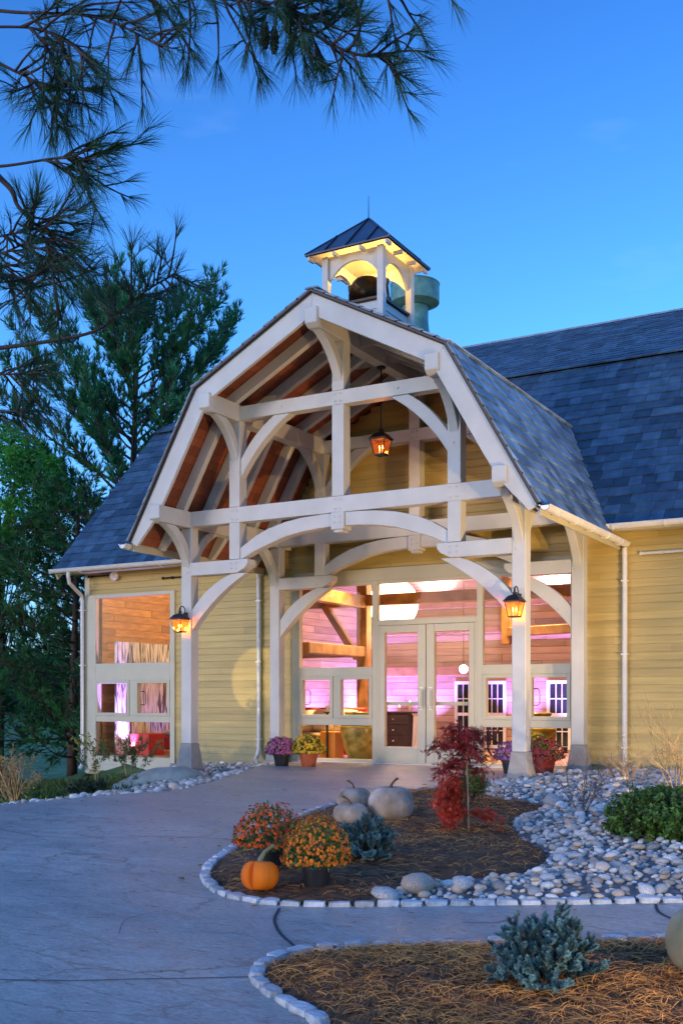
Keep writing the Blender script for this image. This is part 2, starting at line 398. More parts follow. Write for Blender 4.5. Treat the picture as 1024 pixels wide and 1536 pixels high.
downspout('d',[(X0+.0,EY-.09,EZ-.10),(X0,EY-.09,EZ-.22),(X0-.01,EY-.05,EZ-.33),(X0-.03,YW-.12,EZ-.55),(X0-.04,YW-.09,EZ-.66),(X0-.04,YW-.09,1.5),(X0-.04,YW-.09,-.2),(X0-.04,YW-.16,-.30)],barn)
# ---------------------------------------------------------------- windows and the glazed entrance
def framebars(bars,name,parent,m='frame',y0=YW-.045,y1=YW+.05,bev=.004):
    mb=MB()
    for x0,x1,z0,z1,dy in bars: mb.box(x0,x1,y0+dy,y1-dy,z0,z1)
    return mb.build(name,M[m],parent,bevel=bev)
def pane(x0,x1,z0,z1,parent,y=YW+.01):
    mb=MB(); mb.box(x0,x1,y-.004,y+.004,z0,z1); return mb.build('glass_pane',M['glass'],parent)
def hopper(x0,x1,z0,z1,parent,side):
    b=.058
    f=framebars([(x0,x0+b,z0,z1,-.012),(x1-b,x1,z0,z1,-.012),(x0+b,x1-b,z1-b,z1,-.0122),(x0+b,x1-b,z0,z0+b,-.0122)],'casement_sash',parent)
    pane(x0+b,x1-b,z0+b,z1-b,f)
    mb=MB(); xs=x1-b-.05 if side>0 else x0+b+.05; s=side; zc=(z0+z1)/2; y=YW+.075
    mb.tube([(xs+.05*s,y-.03,zc+.13),(xs,y+.01,zc+.13),(xs-.03*s,y+.02,zc+.10),(xs-.03*s,y+.02,zc-.10),(xs,y+.01,zc-.13),(xs+.05*s,y-.03,zc-.13)],.007,6)
    mb.build('handle',M['dark'],f)
# tall window
wn=framebars([(-7.43,-7.23,-.28,3.16,0),(-5.36,-5.25,-.28,3.16,0),(-7.23,-5.36,3.095,3.16,.002),(-7.23,-5.36,1.455,1.795,.002),(-7.23,-5.36,.645,.765,.002),(-7.23,-5.36,-.20,-.035,.002),(-6.36,-6.21,.765,1.455,.004),(-7.43,-5.23,-.32,-.20,-.02)],'window',barn,'trim')
pane(-7.23,-5.36,1.795,3.095,wn); pane(-7.23,-5.36,-.035,.645,wn)
hopper(-7.23,-6.36,.765,1.455,barn,1); hopper(-6.21,-5.36,.765,1.455,barn,-1)
# entrance screen
sl=[]
for s in(-1,1):
    q=lambda a,b:(a,b) if s>0 else (-b,-a)
    bars=[(*q(2.455,2.515),0,3.10,0),(*q(.905,1.005),0,3.10,0),(*q(1.005,2.455),1.485,1.64,.003),(*q(1.005,2.455),.64,.76,.003),(*q(1.005,2.455),0,.06,.003),(*q(1.005,2.455),3.04,3.10,.003),(*q(1.68,1.775),.76,1.485,.006)]
    f=framebars(bars,'sidelight',barn)
    pane(*q(1.005,2.455),1.64,3.04,f); pane(*q(1.005,2.455),.06,.64,f)
    hopper(*q(1.005,1.68),.76,1.485,barn,1); hopper(*q(1.775,2.455),.76,1.485,barn,-1)
tr=framebars([(-.905,.905,2.335,2.43,.001),(-.905,.905,3.04,3.10,.001),(-.905,-.865,0,2.335,.002),(.865,.905,0,2.335,.002)],'transom_window',barn)
pane(-.905,.905,2.43,3.04,tr)
mb=MB(); mb.box(-2.56,2.56,YW-.05,YW+.06,3.10,3.31); mb.box(-2.62,-2.515,YW-.035,YW+.05,0,3.099); mb.box(2.515,2.62,YW-.035,YW+.05,0,3.099)
mb.build('entrance_header',M['trim'],barn,bevel=.004)
mb=MB(); mb.box(-2.6,2.6,YW-.10,YW+.1,-.03,.012); mb.build('threshold',M['gutter'],barn)
for s in(-1,1):
    q=lambda a,b:(a,b) if s>0 else (-b,-a)
    f=framebars([(*q(.008,.15),.02,2.33,0),(*q(.77,.862),.02,2.33,0),(*q(.15,.77),2.205,2.33,.002),(*q(.15,.77),.02,.29,.002)],'door',barn)
    pane(*q(.15,.77),.29,2.205,f)
    mb=MB(); x=.085*s
    mb.tube([(x,YW-.04,.94),(x,YW-.10,.95),(x,YW-.115,.98),(x,YW-.115,1.22),(x,YW-.10,1.25),(x,YW-.04,1.26)],.014,8)
    mb.box(x-.03,x+.03,YW-.052,YW-.043,.91,.97); mb.box(x-.03,x+.03,YW-.052,YW-.043,1.23,1.29)
    mb.build('handle',M['gutter'],f)
    mb=MB(); mb.box(*q(.10,.82),YW+.07,YW+.11,.985,1.045); mb.build('push_bar',M['frame'],f,bevel=.005)
# ---------------------------------------------------------------- inside of the barn
ZF=-.02
mb=MB(); mb.box(X0+.12,X1-.12,YW+.12,15.25,ZF-.05,ZF); mb.build('interior_floor',M['floorin'],barn)
YB=9.0
mb=MB(); tiles(mb,(X0+.13,YB,ZF),(1,0,0),(0,0,1),(0,-1,0),X1-X0-.26,4.6,.15,1.2,3.5,th=.014,gap=.008,tilt=0,rng=rng)
mb.box(X0+.13,X1-.13,YB+.003,YB+.05,ZF,4.6,1); mb.build('interior_back_wall',[M['plankp'],M['deck']],barn)
mb=MB(); tiles(mb,(X0+.16,15,ZF),(0,-1,0),(0,0,1),(1,0,0),11.8,4.2,.15,1.2,3.0,th=.014,gap=.008,tilt=0,rng=rng)
mb.build('interior_end_wall',M['plank'],barn)
mb=MB(); tiles(mb,(-4.45,YB-.02,ZF),(0,-1,0),(0,0,1),(1,0,0),YB-5.0,4.6,.15,1.2,3.0,th=.014,gap=.008,tilt=0,rng=rng)
mb.box(-4.6,-4.455,5.0,YB-.02,ZF,4.6,1)
mb.build('interior_partition',[M['plankp'],M['deck']],barn)
mb=MB(); mb.box(X0+.13,X1-.13,YW+.75,YB,4.6,4.65); mb.build('interior_ceiling',M['ceil'],barn)
# oak frame seen through the glass
def ob(p0,p1,wd,h,name='oak_beam'):
    mb=MB(); mb.beam(p0,p1,wd,h); return mb.build(name,M['oldbeam'],barn,bevel=.012)
ob((-2.55,5.45,ZF),(-2.55,5.45,4.6),.22,.22,'oak_post'); ob((2.7,6.4,ZF),(2.7,6.4,4.6),.22,.22,'oak_post')
ob((-.30,7.4,2.2),(-.30,7.4,4.6),.20,.20,'oak_post')
ob((-2.55,YW+.3,2.02),(-2.55,5.36,2.02),.18,.20); ob((-2.55,YW+.3,3.0),(-2.55,5.36,3.0),.20,.24)
ob((-4.3,5.45,3.03),(2.6,5.45,3.03),.2,.22); ob((-4.4,5.43,2.0),(-2.67,5.43,2.0),.16,.16)
ob((-4.4,YB-.12,1.72),(9,YB-.12,1.72),.16,.22); ob((-4.4,YB-.12,3.22),(9,YB-.12,3.22),.16,.20); ob((-4.4,YB-.12,2.62),(9,YB-.12,2.62),.14,.14)
ob((-3.4,5.40,2.95),(-2.66,5.40,1.9),.14,.14,'oak_brace'); ob((2.7,6.4,2.4),(2.7,YB-.2,2.4),.2,.22)
ob((-.3,7.4,2.45),(2.6,6.5,2.45),.18,.18)
# white sash windows in the back wall
M['winwhite']=mat('white_sash_paint',(.8,.8,.85),.4,.03); M['night']=mat('night_glass',(.02,.03,.035),.08,.3,3)
def backwin(xc):
    z0,z1=.08,1.42; hw=.20; mb=MB(); y0=YB-.06
    for x0,x1,a,b in((-hw-.07,-hw,z0-.07,z1+.07),(hw,hw+.07,z0-.07,z1+.07)): mb.box(xc+x0,xc+x1,y0,YB-.016,a,b)
    for a,b in((z0-.07,z0),(z1,z1+.07),(.72,.79)): mb.box(xc-hw,xc+hw,y0+.002,YB-.016,a,b)
    for k in(1,2): mb.box(xc-hw+.1333*k-.009,xc-hw+.1333*k+.009,y0+.012,YB-.018,z0,z1)
    for z in(.40,1.10): mb.box(xc-hw,xc+hw,y0+.014,YB-.018,z-.011,z+.011)
    o=mb.build('interior_window',M['winwhite'],barn)
    mb=MB(); mb.box(xc-hw,xc+hw,YB-.022,YB-.017,z0,z1); mb.build('night_pane',M['night'],o)
for xc in (-1.88,-1.20,.26,.95): backwin(xc)
# ---------------------------------------------------------------- timber entrance porch
porch=empty('entrance_porch',(0,0,0),'white timber-framed entrance porch with gambrel roof and arched truss in front of the glazed doors','porch')
PW=.19
def timber(mb,name,bev=.008,mt='white',parent=None): return mb.build(name,M[mt],parent or porch,bevel=bev)
def pegs(mb,pts,y):
    for x,z in pts: mb.ball((x,y,z),.017,8,sc=(1,.6,1))
def curve_pts(a,b,bulge,n=9):
    ax,az=a;bx,bz=b; dx,dz=bx-ax,bz-az; l=math.hypot(dx,dz); nx,nz=-dz/l,dx/l
    return [(ax+dx*t+nx*bulge*4*t*(1-t),az+dz*t+nz*bulge*4*t*(1-t)) for t in [i/(n-1) for i in range(n)]]
def bent(yf):
    y0,y1=yf,yf+PW
    # lower and upper tie beams
    mb=MB(); mb.box(-2.635,2.635,y0+.006,y1-.006,3.742,3.972); pegs(mb,[(s*x,z) for s in(-1,1) for x in(1.74,1.83) for z in(3.79,3.92)]+[(x,z) for x in(-.04,.04) for z in(3.79,3.92)],y0+.004)
    timber(mb,'tie_beam')
    mb=MB(); mb.box(-1.705,1.705,y0+.006,y1-.006,5.272,5.472); pegs(mb,[(s*x,5.37) for s in(-1,1) for x in(.95,1.5)]+[(x,z) for x in(-.04,.04) for z in(5.32,5.42)],y0+.004); timber(mb,'tie_beam')
    # king post in lengths between the ties, with the pendant
    mb=MB(); mb.box(-.095,.095,y0,y1,5.474,6.16); mb.box(-.095,.095,y0,y1,3.974,5.27); mb.box(-.105,.105,y0-.012,y1+.012,3.50,3.740); mb.box(-.07,.07,y0+.01,y1-.01,3.46,3.4985)
    pegs(mb,[(-.045,3.6),(.045,3.6),(-.045,3.68),(.045,3.68)],y0-.012); timber(mb,'king_post')
    for s in(-1,1):
        S=lambda p:(s*p[0],p[1])
        mb=MB(); mb.box(*sorted((s*1.695,s*1.885)),y0,y1,3.974,5.25); mb.box(*sorted((s*1.695,s*1.885)),y0,y1,3.192,3.740)
        pegs(mb,[(s*1.79,4.52)],y0); timber(mb,'queen_post')
        # hammer beam with a carved nose
        mb=MB()
        top=[(2.604,3.185),(1.65,3.185),(1.56,3.185),(1.545,3.180)]; bot=[(2.604,2.985),(1.74,2.985),(1.60,3.05),(1.545,3.11)]
        mb.strip([S(p) for p in top],[S(p) for p in bot],'y',y0-.012,y1+.012)
        pegs(mb,[(s*x,z) for x in(1.74,1.84) for z in(3.05,3.13)],y0-.012); pegs(mb,[(s*2.67,3.04),(s*2.67,3.13)],y0-.002)
        timber(mb,'hammer_beam')
        # arch
        ou=[(1.694,3.355),(1.45,3.50),(1.2,3.605),(.9,3.68),(.6,3.722),(.3,3.737),(.107,3.740)]
        inn=[(1.694,3.170),(1.45,3.285),(1.2,3.370),(.9,3.462),(.6,3.515),(.3,3.540),(.107,3.546)]
        mb=MB(); mb.strip([S(p) for p in ou],[S(p) for p in inn],'y',y0+.015,y1-.015); timber(mb,'arch_brace')
        # knee brace under the hammer beam
        b=.07
        A=curve_pts((2.604,2.46),(1.86,2.983),-b if s>0 else -b); B=curve_pts((2.604,2.15),(1.58,2.983),-b)
        A=[S(p) for p in A];B=[S(p) for p in B]
        mb=MB(); mb.strip(A,B,'y',y0+.025,y1-.025); pegs(mb,[(s*2.4,2.45)],y0+.025); timber(mb,'knee_brace')
        # brace from queen post to upper tie
        A=[S(p) for p in curve_pts((1.694,4.68),(1.10,5.27),-.05)]; B=[S(p) for p in curve_pts((1.694,4.40),(.82,5.27),-.075)]
        mb=MB(); mb.strip(A,B,'y',y0+.025,y1-.025); timber(mb,'tie_brace')
def ybrace(x,y0,z0,y1,z1,d,rear=False):
    """curved bracket in the Y-Z plane from a post face (y0,z0) up to a purlin's underside (y1,z1)"""
    sg=1 if y1>y0 else -1
    A=curve_pts((y0,z0+.26),(y1-sg*.26,z1),.05*sg); B=curve_pts((y0,z0),(y1,z1),.09*sg)
    mb=MB(); mb.strip(A,B,'x',x-.065,x+.065); timber(mb,'purlin_bracket')
for yf in (0.0,2.47):
    bent(yf)
    for s in(-1,1):
        mb=MB(); mb.box(s*2.7-PW/2,s*2.7+PW/2,yf,yf+PW,.405,3.722); p=timber(mb,'post')
        mb=MB()
        for (h0,z0),(h1,z1) in (((.155,.02),(.108,.35)),((.108,.35),(.108,.403))):
            vs=[(s*2.7+i*h,yf+PW/2+j*h,z) for h,z in((h0,z0),(h1,z1)) for i,j in((-1,-1),(1,-1),(1,1),(-1,1))]
            mb.mesh(vs,[(0,1,5,4),(1,2,6,5),(2,3,7,6),(3,0,4,7),(3,2,1,0),(4,5,6,7)])
        mb.box(s*2.7-.17,s*2.7+.17,yf+PW/2-.17,yf+PW/2+.17,-.12,.018)
        mb.build('pedestal',M['conc'],p,bevel=.006)
        # brackets along Y
        if yf==0:
            ybrace(s*2.7,0,3.12,-.60,3.722,.3); ybrace(s*1.79,0,4.66,-.55,5.248,.3)
            ybrace(s*2.7,PW,3.12,.78,3.722,.3)
        else:
            ybrace(s*2.7,2.47,3.05,1.85,3.722,.3); ybrace(s*1.79,2.47,4.6,1.85,5.248,.3)
ybrace(0,0,5.60,-.60,6.160,.3); ybrace(0,2.47,5.6,1.87,6.160,.3)
def purlin(x,zc,h,nose=True):
    mb=MB(); mb.box(x-PW/2,x+PW/2,-.66,YW-.03,zc-h/2,zc+h/2)
    # nose with a chamfered lower lip
    mb.strip([(-.74,zc+h/2),(-.662,zc+h/2)],[(-.74,zc-h/2+.05),(-.662,zc-h/2)],'x',x-PW/2,x+PW/2)
    timber(mb,'purlin')
for s in(-1,1):
    purlin(s*2.715,3.85,.250); purlin(s*1.80,5.38,.260)
purlin(0,6.295,.264)
# rafters, soffit boards, roof
for yr in (-.12,.52,1.16,1.80,2.36):
    for s in(-1,1):
        S=lambda p:(s*p[0],p[1])
        e0,b0,a0=prof(.085); e1,b1,a1=prof(.25)
        mb=MB()
        o=[lerp(b0,e0,t) for t in(0,.3,.6,.75,.85,.93,1)]; i=[lerp(b1,e1,t) for t in(0,.3,.6,.75,.85,.93,1)]
        i[4]=lerp(i[4],o[4],.08); i[5]=lerp(i[5],o[5],.28); i[6]=lerp(i[6],o[6],.5)
        mb.strip([S(p) for p in o],[S(p) for p in i],'y',yr,yr+.10); timber(mb,'rafter',.005)
        mb=MB(); mb.strip([S(a0),S(b0)],[S(a1),S(b1)],'y',yr+.001,yr+.099); timber(mb,'rafter',.005)
proof=None
for s in(-1,1):
    S=lambda p:(s*p[0],p[1])
    # bargeboards
    o0=prof(.025);i0=prof(.30)
    ts=[0,.2,.4,.6,.72,.80,.87,.93,1]; k=[0,0,0,0,.03,.10,.22,.36,.48]
    O=[lerp(o0[1],o0[0],t) for t in ts]; I=[lerp(lerp(i0[1],i0[0],t),lerp(o0[1],o0[0],t),q) for t,q in zip(ts,k)]
    mb=MB(); mb.strip([S(p) for p in O],[S(p) for p in I],'y',-.700,-.640); timber(mb,'bargeboard',.004)
    mb=MB(); mb.strip([S(o0[2]),S(o0[1])],[S(i0[2]),S(i0[1])],'y',-.701,-.641); timber(mb,'bargeboard',.004)
for s in(-1,1):
    P3=lambda p,y:V((s*p[0],y,p[1]))
    e,b,a=prof(.0); es,bs,as_=prof(.065)
    # how far back each course runs before it dies into the main roof
    kp=lambda p: p.y<mainy(p.z)+.12
    mb=MB()
    upL=(P3(b,0)-P3(e,0)); nrmL=V((-s*nL[0],0,-nL[1])); upU=(P3(a,0)-P3(b,0)); nrmU=V((-s*nU[0],0,-nU[1]))
    tiles(mb,P3(e,-.735),(0,1,0),upL,nrmL,5.6,upL.length+.01,.205,.20,.36,th=.012,tilt=.018,keep=kp,rng=rng)
    tiles(mb,P3(b,-.735)-upU.normalized()*.04+nrmU*.01,(0,1,0),upU,nrmU,6.4,upU.length+.03,.205,.20,.36,th=.012,tilt=.018,keep=kp,rng=rng)
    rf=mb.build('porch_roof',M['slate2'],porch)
    mb=MB(); d=.004
    for pa,pb in((e,b),(b,a)):
        n=9
        for i in range(n):
            p=lerp(pa,pb,i/n);q=lerp(pa,pb,(i+1)/n); ye=mainy(max(EZ,min(p[1],q[1])))+.1
            if max(p[1],q[1])<EZ: ye=YW+.05
            nn=(nL if pa is e else nU)
            mb.mesh([P3((c[0]+nn[0]*dd,c[1]+nn[1]*dd),yy) for c in(p,q) for dd in(d,.040) for yy in(-.725,ye)],[(0,1,5,4),(2,6,7,3),(0,4,6,2),(1,3,7,5),(0,2,3,1),(4,5,7,6)])
    mb.build('roof_deck',M['deck'],rf)
    mb=MB()
    upS=P3(bs,0)-P3(es,0)
    tiles(mb,P3(es,-.64),(0,1,0),upS,-nrmL,YW+.62,upS.length,.14,.9,2.4,th=.012,gap=.004,tilt=0,rng=rng)
    upS=P3(as_,0)-P3(bs,0)
    tiles(mb,P3(bs,-.64),(0,1,0),upS,-nrmU,YW+.62,upS.length,.14,.9,2.4,th=.012,gap=.004,tilt=0,rng=rng)
    mb.build('soffit_boards',M['soffit'],rf)
    mb=MB(); mb.strip([(s*o[0],o[1]) for o in(a,b,e)],[(s*o[0],o[1]) for o in(prof(.024)[2],prof(.024)[1],prof(.024)[0])],'y',-.745,-.728); mb.build('drip_edge',M['flash'],rf)
    mb=MB(); mb.beam(P3(b,-.72)+nrmU*.03,P3(b,4.30)+nrmU*.03,.05,.03); mb.build('break_flashing',M['gutter'],rf)
    # fascia and gutter on the eave
    mb=MB(); mb.box(*sorted((s*3.205,s*3.228)),-.62,YW-.03,3.33,3.46); mb.build('eave_fascia',M['trim'],porch)
    gutter('y',(s*3.315,3.425),-.76,YW-.06,porch,[-.3,.4,1.1,1.8,2.5])
    x=s*3.30
    downspout('d',[(x,YW-.10,3.36),(x,YW-.08,3.25),(x,YW-.075,1.5),(x,YW-.075,.20),(x+.01,YW-.14,.07),(x+.05,YW-.26,.0)],porch)
mb=MB(); mb.beam((0,-.73,6.69),(0,5.15,6.69),.2,.03); mb.build('ridge_cap',M['slate2'],porch,bevel=.008)
# ---------------------------------------------------------------- bell cupola
cup=empty('bell_cupola',(0,.92,6.5),'small square bell cupola with dark metal pyramid roof glowing yellow inside, on the porch ridge','cupola')
W2=.47
mb=MB(); q=W2-.03
for k in range(5):
    z0=-.30+k*.13; z1=z0+.128; o=.014
    for a,bx in(((-q,-q),(q,-q)),((q,-q),(q,q)),((q,q),(-q,q)),((-q,q),(-q,-q))):
        a=V((*a,0));bx=V((*bx,0)); n=V(((bx-a).y,-(bx-a).x,0)).normalized()
        mb.mesh([a+n*o+V((0,0,z0)),bx+n*o+V((0,0,z0)),bx+V((0,0,z1)),a+V((0,0,z1)),a+V((0,0,z0)),bx+V((0,0,z0))],[(0,1,2,3),(4,5,1,0)])
mb.build('base_wall',M['white'],cup)
mb=MB(); mb.box(-W2+.02,W2-.02,-W2+.02,W2-.02,.335,.352); mb.box(-W2-.01,W2+.01,-W2-.01,-W2+.06,.353,.39);mb.box(-W2-.01,W2+.01,W2-.06,W2+.01,.353,.39);mb.box(-W2-.01,-W2+.06,-W2+.061,W2-.061,.353,.39);mb.box(W2-.06,W2+.01,-W2+.061,W2-.061,.353,.39)
mb.build('sill',M['bronze'],cup)
for i in(-1,1):
    for j in(-1,1):
        mb=MB(); mb.box(i*W2-.055,i*W2+.055,j*W2-.055,j*W2+.055,-.25,.352) if False else mb.box(i*(W2-.012)-.05,i*(W2-.012)+.05,j*(W2-.012)-.05,j*(W2-.012)+.05,-.28,1.10); mb.build('corner_post',M['white'],cup,bevel=.005)
for ax in(0,1):
    for j in(-1,1):
        n=13; hw=W2-.065; xs=[-hw+2*hw*i/(n-1) for i in range(n)]
        low=[(x,.98-.24*(abs(x)/hw)**2.2) for x in xs]; top=[(x,1.10) for x in xs]
        mb=MB(); mb.strip(top,low,'y' if ax==0 else 'x',j*(W2-.03)-.022,j*(W2-.03)+.022); mb.build('arched_header',M['white'],cup)
M['cupin']=mat('cream_boarded_ceiling',(.70,.62,.46),.6,.06,5)
mb=MB(); ze=1.085
mb.mesh([(-.66,-.66,ze),(.66,-.66,ze),(.66,.66,ze),(-.66,.66,ze),(0,0,1.70)],[(0,4,1),(1,4,2),(2,4,3),(3,4,0)]); mb.build('ceiling',M['cupin'],cup)
for i in(-.64,-.22,.22,.64):
    for j in(-1,1):
        mb=MB(); mb.box(i-.018,i+.018,j*.60-.07,j*.60+.07,1.03,1.083); mb.build('rafter_tail',M['white'],cup)
        if abs(i)<.5: mb=MB(); mb.box(j*.60-.07,j*.60+.07,i-.018,i+.018,1.031,1.082); mb.build('rafter_tail',M['white'],cup)
mb=MB(); zt=1.115; ap=1.765; h=.69
mb.mesh([(-h,-h,zt),(h,-h,zt),(h,h,zt),(-h,h,zt),(0,0,ap),(-h,-h,zt-.022),(h,-h,zt-.022),(h,h,zt-.022),(-h,h,zt-.022),(0,0,ap-.03)],[(0,1,4),(1,2,4),(2,3,4),(3,0,4),(0,5,6,1),(1,6,7,2),(2,7,8,3),(3,8,5,0),(5,9,6),(6,9,7),(7,9,8),(8,9,5)])
for a,bx in(((-h,-h),(h,-h)),((h,-h),(h,h)),((h,h),(-h,h)),((-h,h),(-h,-h))):
    a=V((*a,zt));bx=V((*bx,zt)); mid=(a+bx)/2; up=V((0,0,ap))
    mb.tube([a,up],.014,5)
    for f in(-.5,0,.5):
        p=mid+(bx-a)*.5*f; t=1-abs(f); qv=p+(up-mid)*t
        if f==0: qv=mid+(up-mid)*.97
        mb.beam(p+V((0,0,.008)),qv+V((0,0,.008)),.014,.03)
rfc=mb.build('pyramid_roof',M['roofmetal'],cup)
mb=MB(); mb.tube([(0,0,1.74),(0,0,1.80),(0,0,2.10)],[.012,.007,.004],6); mb.build('finial',M['dark'],cup)
lamp('cupola_light','POINT',(.0,0,1.02),9,(1.0,.60,.16),cup,.12)
bell=empty('bell',(0,.92,6.85),'dark bronze bell on its yoke inside the lit cupola','bell')
mb=MB(); mb.lathe([(.245,.06),(.25,.075),(.215,.13),(.17,.22),(.15,.33),(.11,.39),(.04,.41),(0.001,.412)],24); mb.lathe([(.235,.06),(.19,.14),(.14,.3),(.05,.37)],24); mb.build('bell_body',mat('bell_bronze',(.07,.045,.025),.35,.25,6,metal=.8),bell,smooth=True); q_=bell.children[0]; q_.scale=(1.12,1.12,1.12); q_.rotation_euler=(R(-62),0,R(25)); q_.location=(.06,-.16,.20)
mb=MB(); mb.beam((-.33,0,.42),(.33,0,.42),.07,.08); mb.tube([(-.30,0,.40),(-.33,0,.2),(-.36,-.10,.04)],.022,6); mb.tube([(.30,0,.40),(.33,0,.2),(.36,-.10,.04)],.022,6);mb.tube([(-.30,0,.40),(-.33,0,.2),(-.36,.10,.04)],.022,6); mb.tube([(.30,0,.40),(.33,0,.2),(.36,.10,.04)],.022,6); mb.build('yoke',M['dark'],bell)
mb=MB(); mb.tube([(0,0,.36),(0,0,.08)],[.01,.014],6); mb.ball((0,0,.06),.03,8); mb.build('clapper',M['dark'],bell)
# teal copper roof ventilator on the main ridge
vent=empty('roof_ventilator',(-3.256,9.2,8.82),'round teal copper ventilator with wide drum cap behind the bell cupola','ventilator')
mb=MB(); mb.lathe([(.62,-.1),(.50,.30),(.36,.75),(.33,1.0),(.33,1.60)],32); mb.build('flared_base',M['copper'],vent,smooth=True)
mb=MB(); mb.lathe([(.40,1.36),(.60,1.44),(.605,1.47),(.605,1.86),(.62,1.88),(.60,1.90),(.30,2.02),(.02,2.06)],40); mb.build('drum_cap',M['copper'],vent); vent.scale=(.93,.93,.98)
mb=MB(); mb.tube([(0,0,2.05),(0,0,2.3)],.006,5); mb.build('spike',M['dark'],vent)
# ---------------------------------------------------------------- lanterns
M['amber']=glassmat('amber_seeded_glass',(.95,.55,.25),.7,em=(1,.17,.03),ems=.28)
M['smoky']=glassmat('smoky_lantern_glass',(.80,.50,.28),.7,em=(1,.17,.03),ems=.07)
M['flame']=emis('candle_flame',(1,.55,.12),16); M['candle']=mat('ivory_candle',(.75,.6,.4),.6)
def lantern_body(root,S=1.0,z=0,gm='amber'):
    """square tapered lantern; z = middle of the glass"""
    t,b=.125*S,.082*S; zt,zb=z+.12*S,z-.12*S
    mb=MB()
    for i,j in((-1,-1),(1,-1),(1,1),(-1,1)): mb.beam((i*t,j*t,zt),(i*b,j*b,zb),.012*S,.012*S)
    for hw,zz in((t,zt),(b,zb)):
        for k in range(4):
            p=[(-hw,-hw),(hw,-hw),(hw,hw),(-hw,hw)]; mb.beam((*p[k],zz),(*p[(k+1)%4],zz),.016*S,.018*S)
    mb.box(-b,b,-b,b,zb-.014*S,zb-.008*S)
    for i,j,k,l in((-1,-1,1,-1),(1,-1,1,1),(1,1,-1,1),(-1,1,-1,-1)): mb.beam(((i+k)/2*t,(j+l)/2*t,zt),((i+k)/2*b,(j+l)/2*b,zb),.004,.004) if False else None
    mb.build('cage',M['dark'],root)
    mb=MB()
    for k in range(4):
        p=[(-1,-1),(1,-1),(1,1),(-1,1)]; i,j=p[k]; i2,j2=p[(k+1)%4]; u=.985
        mb.face([(i*b*u,j*b*u,zb),(i2*b*u,j2*b*u,zb),(i2*t*u,j2*t*u,zt),(i*t*u,j*t*u,zt)])
    mb.build('lantern_glass',M[gm],root)
    mb=MB(); r2=math.sqrt(2)
    mb.lathe([(.150*S*r2,zt+.004*S-0),(.150*S*r2,zt+.016*S),(.125*S*r2,zt+.045*S),(.095*S*r2,zt+.085*S),(.058*S*r2,zt+.112*S),(.036*S*r2,zt+.12*S)],4,ph=math.pi/4)
    mb.lathe([(.034*S,zt+.118*S),(.030*S,zt+.14*S),(.045*S,zt+.145*S),(.045*S,zt+.155*S),(.018*S,zt+.17*S),(.022*S,zt+.19*S),(.008*S,zt+.21*S),(.001,zt+.215*S)],12)
    mb.build('hood',M['bronze'],root)
    for dx in(-.028,.028):
        mb=MB(); mb.tube([(dx*S,0,zb),(dx*S,0,z-.03*S)],.009*S,8); c=mb.build('candle',M['candle'],root)
        mb=MB(); mb.lathe([(.001,z-.03*S),(.009*S,z-.012*S),(.006*S,z+.01*S),(.001,z+.032*S)],8,o=(dx*S,0,0)); mb.build('flame',M['flame'],c)
    lamp('lantern_light','POINT',(0,0,z-.02*S),3.0*S,(1,.36,.10),root,.03*S)
def wall_lantern(x,z,label):
    L_=empty('wall_lantern',(x,-.19*.78,z),label,'lantern','lit lanterns on the porch'); L_.scale=(.78,.78,.78)
    lantern_body(L_,1.0,0)
    mb=MB(); mb.box(-.05,.05,.165,.185,.08,.27); mb.build('backplate',M['dark'],L_)
    mb=MB(); pts=[(0,.17,.17)]+[(0,.075+.085*math.cos(t),.30+.085*math.sin(t)) for t in [i*math.pi/8*1.0-.6 for i in range(0,10)]]+[(0,-.005,.335)]
    mb.tube(pts,.011,8); mb.ball((0,0,.335),.02,8); mb.build('scroll_arm',M['dark'],L_)
    return L_
wall_lantern(-2.70,2.215,'lit black wall lantern on the white post nearest the tall window')
wall_lantern(2.70,2.24,'lit black wall lantern on the white post beside the red maple')
hl=empty('hanging_lantern',(0,1.32,4.93),'lit black lantern hanging on a long rod inside the porch gable','lantern','lit lanterns on the porch')
lantern_body(hl,.95,0,'smoky')
mb=MB(); mb.tube([(0,0,.30),(0,0,1.22)],.010,8); mb.lathe([(.07,1.20),(.07,1.225),(.01,1.232)],16); mb.build('hanging_rod',M['dark'],hl)
# ---------------------------------------------------------------- furniture seen through the glass
M['urn']=mat('mottled_green_gold_glaze',(.20,.16,.03),.3,.5,7,c2=(.42,.34,.08),bump=.3,bscale=14)
M['red']=mat('red_upholstery',(.55,.035,.02),.6,.1,8); M['cream']=mat('cream_cushion',(.72,.62,.48),.8,.06,10,bump=.1)
M['tan']=mat('tan_cushion',(.40,.30,.2),.8,.15,10); M['orangebox']=mat('orange_lacquer',(.70,.27,.03),.4,.06,5)
M['darkwood']=mat('dark_painted_wood',(.06,.04,.035),.35,.3,6); M['drape']=mat('white_fabric',(.8,.78,.8),.8,.05,4)
def urn(x,y,label,s=1.0):
    u=empty('urn',(x,y,ZF),label,'urn','glazed urns inside the entrance')
    mb=MB(); mb.lathe([(.001,0),(.20*s,.0),(.22*s,.03),(.30*s,.22),(.365*s,.45),(.375*s,.58),(.35*s,.72),(.30*s,.80),(.285*s,.83),(.305*s,.86),(.30*s,.88),(.26*s,.875),(.25*s,.8),(.001,.6)],40,f=lambda t,k:1+.01*math.sin(9*t+20*k)); mb.build('body',M['urn'],u,smooth=True)
    mb=MB(); mb.lathe([(.372*s,.60),(.385*s,.615),(.372*s,.63)],40); mb.build('rib',M['urn'],u)
urn(-1.66,3.70,'big mottled green urn behind the glass to the left of the doors',.98); urn(1.42,4.15,'big mottled green urn behind the glass, directly behind the crimson mums',1.0)
